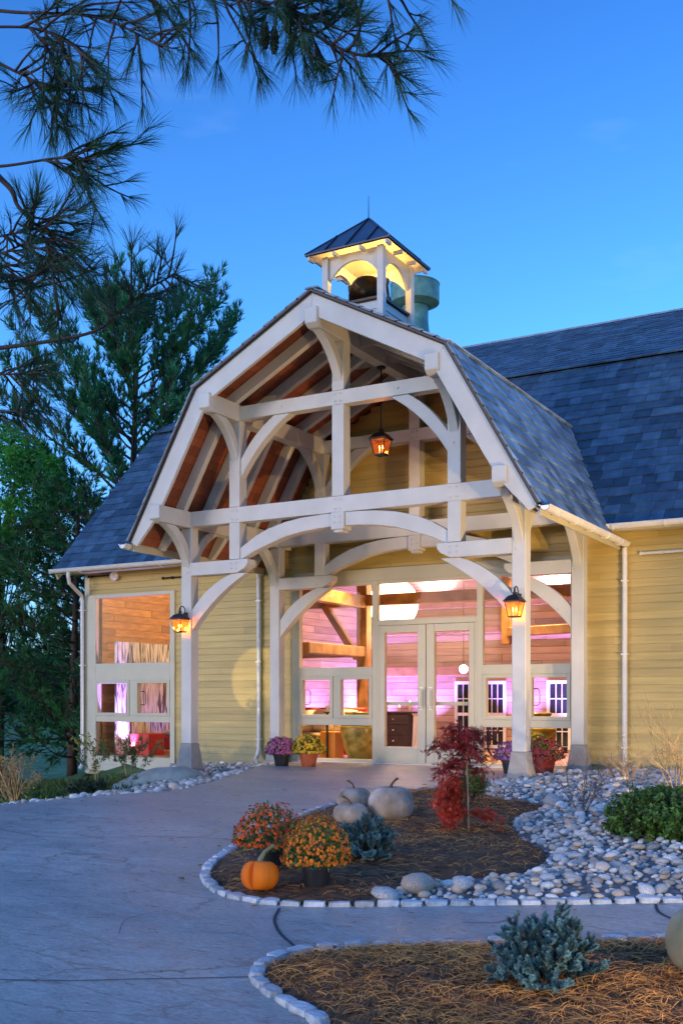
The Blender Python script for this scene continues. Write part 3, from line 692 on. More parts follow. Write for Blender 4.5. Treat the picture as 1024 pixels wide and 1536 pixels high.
def cushion(mb,c,sx,sy,sz,rot):
    n=8; vs=[];fs=[]
    for k in(-1,1):
        for i in range(n+1):
            for j in range(n+1):
                a=-1+2*i/n;b=-1+2*j/n; h=(1-a**4)*(1-b**4); vs.append(V(c)+rot@V((a*sx*(1-.06*b*b),b*sy*(1-.06*a*a),k*sz*(h**.6))))
    q=(n+1)**2
    for k in(0,1):
        for i in range(n):
            for j in range(n): o=k*q+i*(n+1)+j; fs.append((o,o+1,o+n+2,o+n+1))
    mb.mesh(vs,fs)
def sofa(x,y,rz,label,L_=1.6):
    s=empty('sofa',(x,y,ZF),label,'sofa',None,rz)
    mb=MB(); mb.box(-L_/2,L_/2,-.4,.4,.08,.36); mb.build('base',M['red'],s,bevel=.02)
    mb=MB(); mb.box(-L_/2,L_/2,.28,.42,.361,.95); mb.build('backrest',M['red'],s,bevel=.03)
    mb=MB(); mb.box(-L_/2+.03,L_/2-.03,-.40,.27,.362,.48); mb.build('seat_cushion',M['tan'],s,bevel=.04)
    for i in range(3):
        mb=MB(); cushion(mb,(-L_/2+.3+i*.42,.12,.70),.24,.22,.08,Matrix.Rotation(R(70+6*i),3,'X')@Matrix.Rotation(R(8*i-6),3,'Y')); mb.build('throw_pillow',M['cream'],s,smooth=True)
    return s
sofa(-2.75,4.25,R(20),'red sofa with cream pillows behind the glass left of the doors',1.5)
sofa(-5.9,4.55,R(0),'red sofa with cream pillows behind the tall window',1.5)
cube=MB(); cube.box(-.24,.24,-.24,.24,0,.42); cube=tag(cube.build('side_table',M['red'],None,bevel=.008,loc=(-6.45,3.55,ZF)),'plain red cube side table behind the tall window','side table')
ob_=MB(); ob_.box(-.16,.16,-.16,.16,0,.52); tag(ob_.build('side_table',M['orangebox'],None,bevel=.008,loc=(-2.26,3.70,ZF)),'plain orange cube side table between the sofa and the green urn','side table')
# birch print screen, folded, on the end wall side of the tall window
M['birch']=bpy.data.materials.new('birch_print'); M['birch'].use_nodes=True
t=M['birch'].node_tree; b=t.nodes['Principled BSDF']; b.inputs['Roughness'].default_value=.6
tcn=t.nodes.new('ShaderNodeTexCoord'); mpn=t.nodes.new('ShaderNodeMapping'); mpn.inputs['Scale'].default_value=(1,7,.8)
wv=t.nodes.new('ShaderNodeTexNoise'); wv.inputs['Scale'].default_value=1.6; wv.inputs['Detail'].default_value=8; wv.inputs['Distortion'].default_value=1.5
cr=t.nodes.new('ShaderNodeValToRGB'); cr.color_ramp.elements[0].position=.40; cr.color_ramp.elements[0].color=(.10,.08,.06,1); cr.color_ramp.elements[1].position=.54; cr.color_ramp.elements[1].color=(.8,.78,.75,1)
t.links.new(tcn.outputs['Object'],mpn.inputs[0]); t.links.new(mpn.outputs[0],wv.inputs['Vector']); t.links.new(wv.outputs[0],cr.inputs[0]); t.links.new(cr.outputs[0],b.inputs['Base Color'])
sc=empty('folding_screen',(-6.95,3.95,ZF),'tall pale folding screen printed with birch bark behind the tall window','screen')
for k,(ya,yb,xa,xb) in enumerate(((-.8,-.28,0,.10),(-.27,.25,.10,0),(.26,.8,0,.10))):
    mb=MB(); mb.strip([(xa,ya),(xb,yb)],[(xa+.03,ya),(xb+.03,yb)],'z',.02,2.26); mb.build('panel',M['birch'],sc)
# chest, candles, drape, iron table
ch=empty('chest',(-3.0,7.9,ZF),'dark wooden chest with candles and small decorations on top, seen through the left door','chest')
mb=MB(); mb.box(-.42,.42,-.28,.28,.06,.80); mb.build('carcass',M['darkwood'],ch,bevel=.01)
mb=MB(); mb.box(-.46,.46,-.32,.32,.801,.84); mb.build('top',M['darkwood'],ch,bevel=.006)
for k in range(3):
    mb=MB(); mb.box(-.38,.38,-.30,-.281,.10+.235*k,.31+.235*k); d_=mb.build('drawer',M['darkwood'],ch,bevel=.004)
    mb=MB(); mb.ball((0,-.315,.205+.235*k),.02,8); mb.build('knob',M['gutter'],d_)
for i,(x,h,lab) in enumerate(((-.3,.16,'short ivory candle on the dark chest, at its near end'),(.02,.10,'squat ivory candle in the middle of the dark chest'),(.28,.2,'tall ivory candle at the far end of the dark chest'))):
    mb=MB(); mb.lathe([(.035,0),(.035,h),(.001,h+.005)],12); c=mb.build('candle',M['candle'],None,loc=(-3.0+x,7.85,ZF+.84)); tag(c,lab,'candle','candles on the dark chest')
    mb=MB(); mb.lathe([(.001,h),(.008,h+.015),(.001,h+.045)],8); mb.build('flame',M['flame'],c)
mb=MB(); mb.lathe([(.16,0),(.14,.4),(.13,.75),(.17,.80)],20,f=lambda t,k:1+.10*math.sin(8*t)); tag(mb.build('draped_stand',M['drape'],None,loc=(-2.42,7.7,ZF)),'narrow white draped stand beside the dark chest','stand')
tb=empty('console_table',(.25,6.5,ZF),'console table with scrolled iron legs behind the right sidelight','table')
mb=MB(); mb.box(-.65,.65,-.25,.25,.74,.78); mb.build('table_top',M['oldbeam'],tb,bevel=.006)
for s in(-1,1):
    mb=MB()
    for q in(-1,1): mb.tube([(s*.5+q*.12*math.sin(t*1.9),0,.74-t*.23) for t in [i*.32 for i in range(11)]],.018,6)
    mb.build('leg',M['dark'],tb)
cs=empty('hurricane_candle',(-2.24,3.50,.86),'glass hurricane with an ivory candle on a stand behind the left sidelight','candle')
mb=MB(); mb.lathe([(.055,0),(.06,.22)],16); mb.build('glass_cylinder',M['glass'],cs)
mb=MB(); mb.lathe([(.03,.0),(.03,.11),(.001,.113)],12); mb.build('candle',M['candle'],cs)
mb=MB(); mb.lathe([(.09,-.88),(.09,-.86),(.02,-.84),(.02,-.03),(.08,-.01),(.08,0)],16); mb.build('stand',M['dark'],cs)
# paper globe and small globe (lit)
M['globe']=emis('lit_paper_globe',(1.0,.80,.48),3.0)
gl=empty('globe_pendant',(-2.18,6,3.0),'very large lit round paper globe hanging above the door','pendant lamp')
mb=MB(); mb.ball((0,0,0),.50,32); mb.build('shade',M['globe'],gl,smooth=True)
mb=MB(); mb.tube([(0,0,.48),(0,0,1.6)],.008,6); mb.build('cord',M['dark'],gl)
g2=empty('globe_pendant',(-1.35,7.6,1.72),'small lit round globe lamp seen through the right door','pendant lamp')
mb=MB(); mb.ball((0,0,0),.09,16); mb.build('shade',emis('lit_small_globe',(1,.9,.95),4),g2,smooth=True); mb=MB(); mb.tube([(0,0,.08),(0,0,2.85)],.006,6); mb.build('cord',M['dark'],g2)
lamp('globe_light','POINT',(0,0,-.62),22,(1,.62,.28),gl,.3)
# unseen lamps assumed from their light: violet floor uplights on plank walls, warm ceiling spots
PURP=(.36,.20,1.0)
def uplight(x,y,tgt,e,lab,spot=75,colr=PURP,z=.14):
    u=empty('uplight',(x,y,ZF),lab,'uplight','assumed violet uplights along the inside walls')
    mb=MB(); mb.lathe([(.08,0),(.08,.02),(.05,.03),(.06,.12),(.055,.125)],14); mb.build('housing',M['dark'],u)
    lamp('uplight_lamp','SPOT',(0,0,z),e,colr,u,.04,spot,.6,(tgt[0]-x,tgt[1]-y,tgt[2]))
i=0
for x,lab in((-4.0,'in the far corner'),(-2.75,'behind the dark chest'),(-.55,'behind the right door'),(.62,'behind the right sidelight'),(1.9,'beyond the second green urn'),(3.4,'at the unseen end of the back wall')):
    uplight(x,YB-.75,(x,YB-.05,2.7),290,'assumed violet floor uplight on the back wall '+lab,80)
uplight(-4.0,6.6,(-4.45,6.8,2.2),230,'assumed black floor uplight throwing violet light on the partition near its open end',80); uplight(-4.0,8.2,(-4.45,8.2,2.2),230,'assumed black floor uplight throwing violet light on the partition by the back wall',80)
uplight(-6.62,4.7,(-6.9,4.4,1.4),330,'assumed black floor uplight at the far end of the birch screen',90); uplight(-6.62,3.30,(-6.9,3.5,1.4),330,'assumed black floor uplight at the near end of the birch screen',90)
def downlight(x,y,z,e,lab,spot=70,c=(1,.60,.22),tg=(0,0,-2)):
    u=empty('assumed_ceiling_spot',(x,y,z),lab,'spotlight','assumed warm spots on the barn ceiling')
    mb=MB(); mb.lathe([(.07,0),(.07,.14),(.03,.16),(.03,.2)],14); mb.build('housing',M['dark'],u)
    lamp('spot_lamp','SPOT',(0,0,-.02),e,c,u,.06,spot,.8,tg)
for a in ((-2.0,4.2,4.3,620,'assumed warm ceiling spot above the left urn'),(1.6,4.4,4.3,620,'assumed warm ceiling spot above the right urn'),(-4.9,5.0,4.1,160,'assumed warm ceiling spot turned on the end wall behind the birch screen',100,(1,.56,.18),(-2.4,-.7,-1.8)),(-6.0,7.0,4.3,620,'assumed warm ceiling spot deep behind the tall window'),(.2,7.0,4.3,620,'assumed warm ceiling spot above the console table')):
    downlight(*a)
uplight(-7.22,4.35,(-7.36,4.40,3.0),30,'assumed violet floor uplight hidden behind the birch screen',32)
for x,lab in ((-2.6,'left end'),(.2,'middle'),(2.6,'right end')):  # uplights added to brighten the wall above the top beam
    u=empty('added_beam_uplight',(x,YB-.42,3.36),'added pink uplight fixed on the top oak beam of the back wall, '+lab,'uplight','added pink uplights on the oak beam')
    mb=MB(); mb.lathe([(.05,0),(.06,.07),(.05,.075)],12); mb.tube([(0,.0,.0),(0,.22,-.06)],.012,5); mb.build('housing',M['dark'],u)
    lamp('uplight_lamp','SPOT',(0,0,.10),95,(1,.62,.80),u,.05,130,.8,(0,.42,.75))
# ---------------------------------------------------------------- small fittings on the front wall
def wallrod(x0,x1,z,label,camera=False,m='dark'):
    r=empty('wall_rod',((x0+x1)/2,YW-.05,z),label,'rod')
    h=(x1-x0)/2; mb=MB(); mb.tube([(-h,0,0),(h,0,0)],.022 if m!='dark' else .014,8); mb.ball((-h,0,0),.03,8); mb.build('rod',M[m],r)
    for s in(-.8,.8):
        mb=MB(); mb.box(s*h-.02,s*h+.02,0,.045,-.025,.025); mb.build('bracket',M[m],r)
wallrod(-5.52,-3.42,3.40,'thin black iron rod on the clapboards above the tall window, behind the white post')
wallrod(-7.40,-6.75,3.53,'short black iron rod under the eave at the barn corner')
wallrod(3.53,6.5,3.26,'long pale pipe fixed to the clapboards right of the porch',m='gutter')
fc=empty('flood_lamp',(-6.72,YW-.06,3.50),'small round white flood lamp under the eave above the tall window','flood lamp')
mb=MB(); mb.lathe([(.05,-.05),(.085,.0),(.09,.05),(.07,.055),(.03,.02),(.001,.015)],16); o=mb.build('head',M['gutter'],fc,smooth=True); o.rotation_euler=(R(75),0,R(20))
mb=MB(); mb.tube([(0,.03,.02),(0,-.02,.04)],.015,6); mb.build('bracket',M['gutter'],fc)
# ---------------------------------------------------------------- ground, walkway, beds
rg=random.Random(11)
def xedge(y):  # edge of the walkway on the left
    P=[(-14,-4),(-9,-3.5),(-6,-2.6),(-4.31,-2.05),(-3.73,-1.79),(-3.18,-1.55),(-2.78,-1.19),(-2.35,-.96),(-1.47,-1.09),(-.26,-1.5),(1.14,-2.2),(2.95,-2.45)]
    if y<=P[0][0]: return P[0][1]
    for (a,x),(b,x2) in zip(P[:-1],P[1:]):
        if a<=y<=b: return x+(x2-x)*(y-a)/(b-a)
    return P[-1][1]
def terr(x,y):
    z=gz(max(y,-30))-.035
    if y<2.95 or x<-7.6:
        d=(xedge(y)-x) if y<2.95 else -7.6-x+4
        if d>0: z-=.095*min(d,6)+.16*min(max(0,d-6.2),14)
        if d>0: z-=.04*min(1,d/.4)
        if d>0: z+=.02*noise.noise(V((x*1.5,y*1.5,0)))*min(1,d)
    r=math.hypot(x-7.6,y+13.2)
    if r>60 : z+=min(1,(r-60)/180)*( 9+ 7*noise.noise(V((x*.006,y*.006,3))) )* (1 if x<40 else .6)
    return z
mb=MB(); nr,na=64,150; vs=[]
for i in range(nr):
    r=.6*(900/.6)**(i/(nr-1))
    for j in range(na):
        t=2*math.pi*j/na; x=CAM.x-4+r*math.cos(t); y=CAM.y+10+r*math.sin(t); vs.append((x,y,terr(x,y)))
fs=[(i*na+j,i*na+(j+1)%na,(i+1)*na+(j+1)%na,(i+1)*na+j) for i in range(nr-1) for j in range(na)]+[tuple(range(na))[::-1]]
mb.mesh(vs,fs)
M['earth']=mat('grassy_earth',(.045,.10,.02),.95,.5,1.2,c2=(.085,.19,.045),bump=.5,bscale=30)
tag(mb.build('ground',M['earth'],None,smooth=True),kind='structure')
# stamped concrete
m=bpy.data.materials.new('stamped_concrete'); m.use_nodes=True; t=m.node_tree; n=t.nodes; l=t.links; b=n['Principled BSDF']
tc=n.new('ShaderNodeTexCoord'); mp=n.new('ShaderNodeMapping'); mp.inputs['Rotation'].default_value=(0,0,R(25)); mp.inputs['Scale'].default_value=(1,2.6,1); l.new(tc.outputs['Object'],mp.inputs[0])
def nzz(sc,det=6,dist=0,src=mp,ro=.5):
    q=n.new('ShaderNodeTexNoise'); q.inputs['Scale'].default_value=sc; q.inputs['Detail'].default_value=det; q.inputs['Distortion'].default_value=dist; q.inputs['Roughness'].default_value=ro; l.new(src.outputs[0],q.inputs['Vector']); return q
a1=nzz(.55,5,.6); a2=nzz(3.2,8,1.0,ro=.65); a3=nzz(24,6,.4,ro=.7)
cr=n.new('ShaderNodeValToRGB'); e=cr.color_ramp.elements; e[0].position=.32; e[0].color=(.20,.205,.195,1); e[1].position=.70; e[1].color=(.56,.51,.43,1)
x=n.new('ShaderNodeMix'); x.data_type='FLOAT'; x.inputs[0].default_value=.5; l.new(a1.outputs[0],x.inputs[2]); l.new(a2.outputs[0],x.inputs[3]); l.new(x.outputs[0],cr.inputs[0])
# dark wandering veins like stamped slate edges
vv=n.new('ShaderNodeTexVoronoi'); vv.feature='DISTANCE_TO_EDGE'; vv.inputs['Scale'].default_value=1.15
wd=n.new('ShaderNodeMix'); wd.data_type='RGBA'; wd.blend_type='LINEAR_LIGHT'; wd.inputs[0].default_value=.14; l.new(mp.outputs[0],wd.inputs[6]); l.new(a2.outputs['Color'],wd.inputs[7]); l.new(wd.outputs[2],vv.inputs['Vector'])
vr=n.new('ShaderNodeMapRange'); vr.inputs[1].default_value=0; vr.inputs[2].default_value=.022; vr.inputs[3].default_value=.0; vr.inputs[4].default_value=1; l.new(vv.outputs[0],vr.inputs[0])
mk=n.new('ShaderNodeMapRange'); mk.inputs[1].default_value=.47; mk.inputs[2].default_value=.62; mk.inputs[3].default_value=1; mk.inputs[4].default_value=.0; l.new(a1.outputs[0],mk.inputs[0])
mxv=n.new('ShaderNodeMath'); mxv.operation='MAXIMUM'; l.new(vr.outputs[0],mxv.inputs[0]); l.new(mk.outputs[0],mxv.inputs[1])
sp=n.new('ShaderNodeMapRange'); sp.inputs[1].default_value=.35; sp.inputs[2].default_value=.68; sp.inputs[3].default_value=.62; sp.inputs[4].default_value=1.22; l.new(a3.outputs[0],sp.inputs[0])
m1=n.new('ShaderNodeMath'); m1.operation='MULTIPLY_ADD'; m1.inputs[1].default_value=.45; m1.inputs[2].default_value=.55; l.new(mxv.outputs[0],m1.inputs[0])
m2=n.new('ShaderNodeMath'); m2.operation='MULTIPLY'; l.new(m1.outputs[0],m2.inputs[0]); l.new(sp.outputs[0],m2.inputs[1])
vm=n.new('ShaderNodeVectorMath'); vm.operation='SCALE'; l.new(cr.outputs[0],vm.inputs[0]); l.new(m2.outputs[0],vm.inputs['Scale']); l.new(vm.outputs[0],b.inputs['Base Color'])
rr=n.new('ShaderNodeMapRange'); rr.inputs[1].default_value=.35; rr.inputs[2].default_value=.65; rr.inputs[3].default_value=.25; rr.inputs[4].default_value=.52; l.new(a2.outputs[0],rr.inputs[0]); l.new(rr.outputs[0],b.inputs['Roughness'])
ad=n.new('ShaderNodeMath'); ad.operation='MULTIPLY_ADD'; ad.inputs[1].default_value=.5; l.new(a3.outputs[0],ad.inputs[0]); l.new(a2.outputs[0],ad.inputs[2])
ad2=n.new('ShaderNodeMath'); ad2.operation='MULTIPLY_ADD'; ad2.inputs[1].default_value=.5; l.new(mxv.outputs[0],ad2.inputs[0]); l.new(ad.outputs[0],ad2.inputs[2])
bp=n.new('ShaderNodeBump'); bp.inputs['Strength'].default_value=.8; bp.inputs['Distance'].default_value=.02; l.new(ad2.outputs[0],bp.inputs['Height']); l.new(bp.outputs[0],b.inputs['Normal'])
M['walk']=m
def flat_poly(pts,dz,name,mt,kind='structure',parent=None):
    """polygon laid on the sloping ground, split at the crease"""
    bm=bmesh.new(); bm.faces.new([bm.verts.new((x,y,0)) for x,y in pts])
    bmesh.ops.triangulate(bm,faces=bm.faces[:])
    bmesh.ops.bisect_plane(bm,geom=bm.verts[:]+bm.edges[:]+bm.faces[:],plane_co=(0,-1,0),plane_no=(0,1,0))
    for v in bm.verts: v.co.z=gz(v.co.y)+dz
    for f in bm.faces:
        f.normal_update()
        if f.normal.z<0: f.normal_flip()
    me=bpy.data.meshes.new(name); bm.to_mesh(me); bm.free(); me.materials.append(mt)
    o=bpy.data.objects.new(name,me); col.objects.link(o)
    if parent: o.parent=parent
    if kind: o['kind']=kind
    return o
wp=[(xedge(y),y) for y in(-14,-11,-9,-7.5,-6,-5,-4.31,-3.73,-3.18,-2.78,-2.35,-1.9,-1.47,-.9,-.26,.4,1.14,2.0,2.93)]+[(16,2.93),(16,-14)]
walk=flat_poly(wp,0,'walkway',M['walk'])
def joint(pts,wd=.018,m='dark'):
    mb=MB(); P=[V((x,y,0)) for x,y in pts]
    # smooth by subdividing
    Q=[]
    for i in range(len(P)-1):
        a=P[max(0,i-1)];b_=P[i];c=P[i+1];d=P[min(len(P)-1,i+2)]
        for k in range(6):
            t_=k/6; Q.append(.5*((2*b_)+(-a+c)*t_+(2*a-5*b_+4*c-d)*t_*t_+(-a+3*b_-3*c+d)*t_**3))
    Q.append(P[-1])
    for i in range(len(Q)-1):
        d=(Q[i+1]-Q[i]).normalized(); s=V((-d.y,d.x,0))*wd/2
        if Q[i].y<2.9: mb.face([(p.x,p.y,gz(p.y)+.004) for p in(Q[i]-s,Q[i+1]-s,Q[i+1]+s,Q[i]+s)])
    return mb
M['joint']=mat('dark_joint_strip',(.035,.035,.04),.9,.2,10)  # dark strips laid on the walkway as its joints
for pts,wd in (([(3.78,-7.3),(3.92,-7.57),(4.13,-7.83),(4.41,-8.08)],.020),([(5.94,-6.2),(6.02,-6.42),(6.2,-6.61),(6.5,-6.85)],.020),([(-2.0,-5.2),(-.07,-5.75),(.7,-5.62),(1.23,-5.32),(2.1,-5.2)],.008),([(.8,-10.2),(3.32,-9.24),(3.95,-8.93),(4.5,-8.62)],.010),([(3.25,-8.25),(3.05,-7.95),(3.1,-7.7)],.004),([(3.5,-8.1),(3.85,-7.95),(4.05,-7.98)],.003),([(5.0,-7.15),(5.2,-7.05),(5.25,-6.85)],.007),([(.2,-2.1),(1.2,-1.6),(2.2,-1.1)],.007),([(-.5,-3.3),(.5,-3.2),(1.6,-2.9)],.006)):
    o=joint(pts,wd).build('walkway_joint',M['joint'],walk)
# beds
def spline(P,step=.16,closed=False):
    Q=[];P=[V((*p,0)) for p in P]
    for i in range(len(P)-1):
        a=P[max(0,i-1)];b_=P[i];c=P[i+1];d=P[min(len(P)-1,i+2)]
        k=max(2,int((c-b_).length/.03))
        for j in range(k):
            t_=j/k; Q.append(.5*((2*b_)+(-a+c)*t_+(2*a-5*b_+4*c-d)*t_*t_+(-a+3*b_-3*c+d)*t_**3))
    Q.append(P[-1]); out=[Q[0]];acc=0
    for i in range(1,len(Q)):
        acc+=(Q[i]-Q[i-1]).length
        if acc>=step: out.append(Q[i]);acc=0
    return [(p.x,p.y) for p in out]
ISL=[(7.6,-5.15),(6.7,-5.70),(6.08,-6.04),(5.42,-6.40),(4.8,-6.71),(4.3,-6.98),(3.9,-7.15),(3.6,-7.21),(3.3,-7.15),(3.03,-7.0),(2.74,-6.72),(2.53,-6.40),(2.36,-6.05),(2.19,-5.59),(1.98,-4.93),(1.80,-4.11),(1.69,-3.25),(1.70,-2.56),(1.87,-1.75),(2.13,-1.1),(2.35,-.5),(2.48,.1)]
LOW=[(5.5,-9.5),(5.16,-9.08),(4.91,-8.93),(4.68,-8.79),(4.51,-8.64),(4.43,-8.48),(4.42,-8.27),(4.51,-8.08),(4.72,-7.91),(5.03,-7.70),(5.36,-7.53),(5.88,-7.24),(6.29,-7.0),(6.9,-6.65),(7.7,-6.2)]
isl=spline(ISL,.10); low=spline(LOW,.10)
isl_poly=isl+[(2.55,.6),(3.3,.9),(3.3,2.9),(12,2.9),(12,-3.0)]
low_poly=low+[(9.5,-7.0),(9.5,-11),(6.5,-11)]
STONE_EDGE=spline([(4.20,-7.02),(4.23,-6.65),(4.27,-6.3),(4.56,-6.03),(4.78,-5.75),(4.85,-5.26),(4.72,-4.77),(4.38,-4.29),(4.02,-3.7),(3.84,-3.11),(3.86,-2.57),(3.75,-2.15),(3.3,-1.92),(2.88,-1.58),(2.60,-.9),(2.40,-.45)],.10)
ci=min(range(len(isl)),key=lambda i:math.hypot(isl[i][0]-4.2,isl[i][1]+7.02)); cj=min(range(len(isl)),key=lambda i:math.hypot(isl[i][0]-2.4,isl[i][1]+.45))
mulch_poly=isl[ci:cj]+STONE_EDGE[::-1]
stone_poly=isl[:ci]+STONE_EDGE+isl[cj:]+[(2.55,.6),(2.7,1.6),(3.3,2.9),(12,2.9),(12,-3.0)]
def inside(x,y,P):
    c=False;j=len(P)-1
    for i in range(len(P)):
        if (P[i][1]>y)!=(P[j][1]>y) and x<(P[j][0]-P[i][0])*(y-P[i][1])/(P[j][1]-P[i][1])+P[i][0]: c=not c
        j=i
    return c
def edgedist(x,y,P):
    d=9
    for i in range(len(P)):
        a=P[i];b_=P[(i+1)%len(P)]; ex,ey=b_[0]-a[0],b_[1]-a[1]; q=ex*ex+ey*ey
        t_=0 if q==0 else max(0,min(1,((x-a[0])*ex+(y-a[1])*ey)/q)); d=min(d,math.hypot(x-a[0]-t_*ex,y-a[1]-t_*ey))
    return d
def bedz(x,y,P,h=.075): return gz(y)+.006+h*min(1,max(0,edgedist(x,y,P)-.04)/.5)**.7+.012*noise.noise(V((x*5,y*5,0)))+.006*noise.noise(V((x*22,y*22,1)))
def bed(name,P,mt,h,step,bb):
    mb=MB(); x0,x1,y0,y1=bb; nx=int((x1-x0)/step);ny=int((y1-y0)/step); idx={}
    def vid(i,j):
        if (i,j) not in idx:
            x=x0+i*step;y=y0+j*step; idx[(i,j)]=len(mb.v); mb.v.append((x,y,bedz(x,y,P,h)))
        return idx[(i,j)]
    for i in range(nx):
        for j in range(ny):
            if inside(x0+(i+.5)*step,y0+(j+.5)*step,P):
                mb.f.append((vid(i,j),vid(i+1,j),vid(i+1,j+1),vid(i,j+1))); mb.m.append(0); mb.r.append(.5)
    return tag(mb.build(name,mt,None,smooth=True),kind='structure')
M['mulch']=mat('dark_bark_mulch',(.05,.021,.007),.95,.4,14,c2=(.19,.082,.028),bump=1.0,bscale=55)
M['gravel']=mat('dark_wet_gravel',(.15,.14,.13),.85,.5,20,bump=1,bscale=30)
bed('mulch_bed',mulch_poly,M['mulch'],.07,.045,(1.6,5.0,-7.3,-.3))
bed('mulch_bed_near_path',low_poly,M['mulch'],.06,.045,(4.3,8.5,-10.6,-6.1)) 
bed('stone_bed_base',stone_poly,M['gravel'],.05,.08,(2.2,9.5,-7.2,2.92))
# cobble edging
M['cobble']=mat('pale_granite_cobble',(.50,.49,.47),.8,.3,12,bump=.5,bscale=45,oi=.25)
def rough_block(r,lx,ly,lz):
    bm=bmesh.new(); bmesh.ops.create_cube(bm,size=1)
    bmesh.ops.subdivide_edges(bm,edges=bm.edges[:],cuts=2,use_grid_fill=True)
    for v in bm.verts:
        p=v.co*2; q=p.copy()
        for _ in range(1): 
            s=V((p.x*math.sqrt(max(0,1-p.y*p.y*.16-p.z*p.z*.16)),p.y*math.sqrt(max(0,1-p.x*p.x*.16-p.z*p.z*.16)),p.z*math.sqrt(max(0,1-p.x*p.x*.16-p.y*p.y*.16))))
        s+=V([r.uniform(-.09,.09) for _ in range(3)])
        v.co=V((s.x*lx/2,s.y*ly/2,s.z*lz/2))
    me=bpy.data.meshes.new('cobble'); bm.to_mesh(me); bm.free(); me.materials.append(M['cobble'])
    return me
cobs=[rough_block(rg,rg.uniform(.118,.155),rg.uniform(.065,.085),.06) for _ in range(8)]
def edging(path,label,group,inset=.05,step=.145):
    P=spline(path,step); 
    for i in range(len(P)-1):
        a,b_=V((*P[i],0)),V((*P[i+1],0)); c=(a+b_)/2; d=(b_-a); ang=math.atan2(d.y,d.x)
        o=bpy.data.objects.new('cobble',cobs[rg.randrange(8)]); col.objects.link(o)
        o.location=(c.x,c.y,gz(c.y)+.006+rg.uniform(-.008,.008)); o.rotation_euler=(rg.uniform(-.08,.08),rg.uniform(-.06,.06),ang+rg.uniform(-.07,.07)+(math.pi if rg.random()<.5 else 0))
        tag(o,label,'cobble',group)
edging(ISL,'pale granite cobble set in the edging of the bed with the red maple','cobbles edging the upper bed')
edging(LOW,'pale granite cobble set in the edging of the nearest bed','cobbles edging the nearest bed')
# river stones
M['stone']=mat('river_stone',(.44,.40,.345),.75,.3,9,c2=(.68,.63,.55),bump=.2,bscale=40,oi=.55,rnd=.4)
M['stonet']=mat('tan_river_stone',(.52,.39,.28),.7,.25,9,bump=.2,bscale=40,oi=.35,rnd=.35)
M['stone_m']=mat('river_stone_small',(.44,.40,.345),.75,.3,9,c2=(.68,.63,.55),rnd=.55)
M['stonet_m']=mat('tan_river_stone_small',(.52,.39,.28),.7,.25,9,rnd=.35)
def pebble(r):
    bm=bmesh.new(); bmesh.ops.create_icosphere(bm,subdivisions=2,radius=1)
    off=V([r.uniform(0,50) for _ in range(3)]); sx,sy,sz=1,r.uniform(.62,.9),r.uniform(.42,.66)
    for v in bm.verts:
        p=v.co.copy(); k=1+.22*noise.noise(p*1.1+off)+.07*noise.noise(p*2.6+off); v.co=V((p.x*sx*k,p.y*sy*k,p.z*sz*k))
    bm.normal_update()
    vs=[v.co.copy() for v in bm.verts]; fs=[tuple(v.index for v in f.verts) for f in bm.faces]; bm.free()
    return vs,fs
pebs=[pebble(rg) for _ in range(12)]
pmesh=[]
for k,(vs,fs) in enumerate(pebs):
    for mt in('stone','stonet'):
        me=bpy.data.meshes.new('river_stone'); me.from_pydata(vs,[],fs); me.materials.append(M[mt]); me.polygons.foreach_set('use_smooth',[True]*len(fs)); pmesh.append(me)
LS=[(xedge(y)+.02,y) for y in (-4.6,-4.31,-3.73,-3.18,-2.78,-2.35,-1.9,-1.47,-.9,-.26,.4,1.14,1.9)]+[(-2.7,2.7),(-4.4,2.8),(-5.0,2.4),(-3.6,.9),(-2.7,-.2),(-2.25,-1.2),(-2.0,-2.2),(-2.25,-3.2),(-2.6,-4.0),(-3.0,-4.9)]
def scatter(P,bb,n,zf,rmin,rmax,tries=30000,big=None):
    out=[];cell={}
    k=0
    while len(out)<n and k<tries:
        k+=1; x=rg.uniform(bb[0],bb[1]); y=rg.uniform(bb[2],bb[3])
        if not inside(x,y,P): continue
        r=rmin+(rmax-rmin)*rg.random()**2.2
        if edgedist(x,y,P)<r*.75: continue
        gx,gy=int(x/.2),int(y/.2); ok=True
        for i in(-1,0,1):
            for j in(-1,0,1):
                for (a,b_,c) in cell.get((gx+i,gy+j),()):
                    if math.hypot(a-x,b_-y)<(c+r)*.72: ok=False;break
        if not ok: continue
        cell.setdefault((gx,gy),[]).append((x,y,r)); out.append((x,y,zf(x,y),r))
    return out
avoid=[(5.5,-3.92,.36)]
A=[p for p in scatter(stone_poly,(2.3,7.6,-7.1,2.9),5200,lambda x,y:bedz(x,y,stone_poly,.05),.024,.072,170000) if not any(math.hypot(p[0]-a,p[1]-b_)<c for a,b_,c in avoid)]
A+= [(p[0]+rg.uniform(-.05,.05),p[1]+rg.uniform(-.05,.05),p[2]+p[3]*.7,p[3]*rg.uniform(.5,.9)) for p in A if rg.random()<.28 and edgedist(p[0],p[1],stone_poly)>.2]
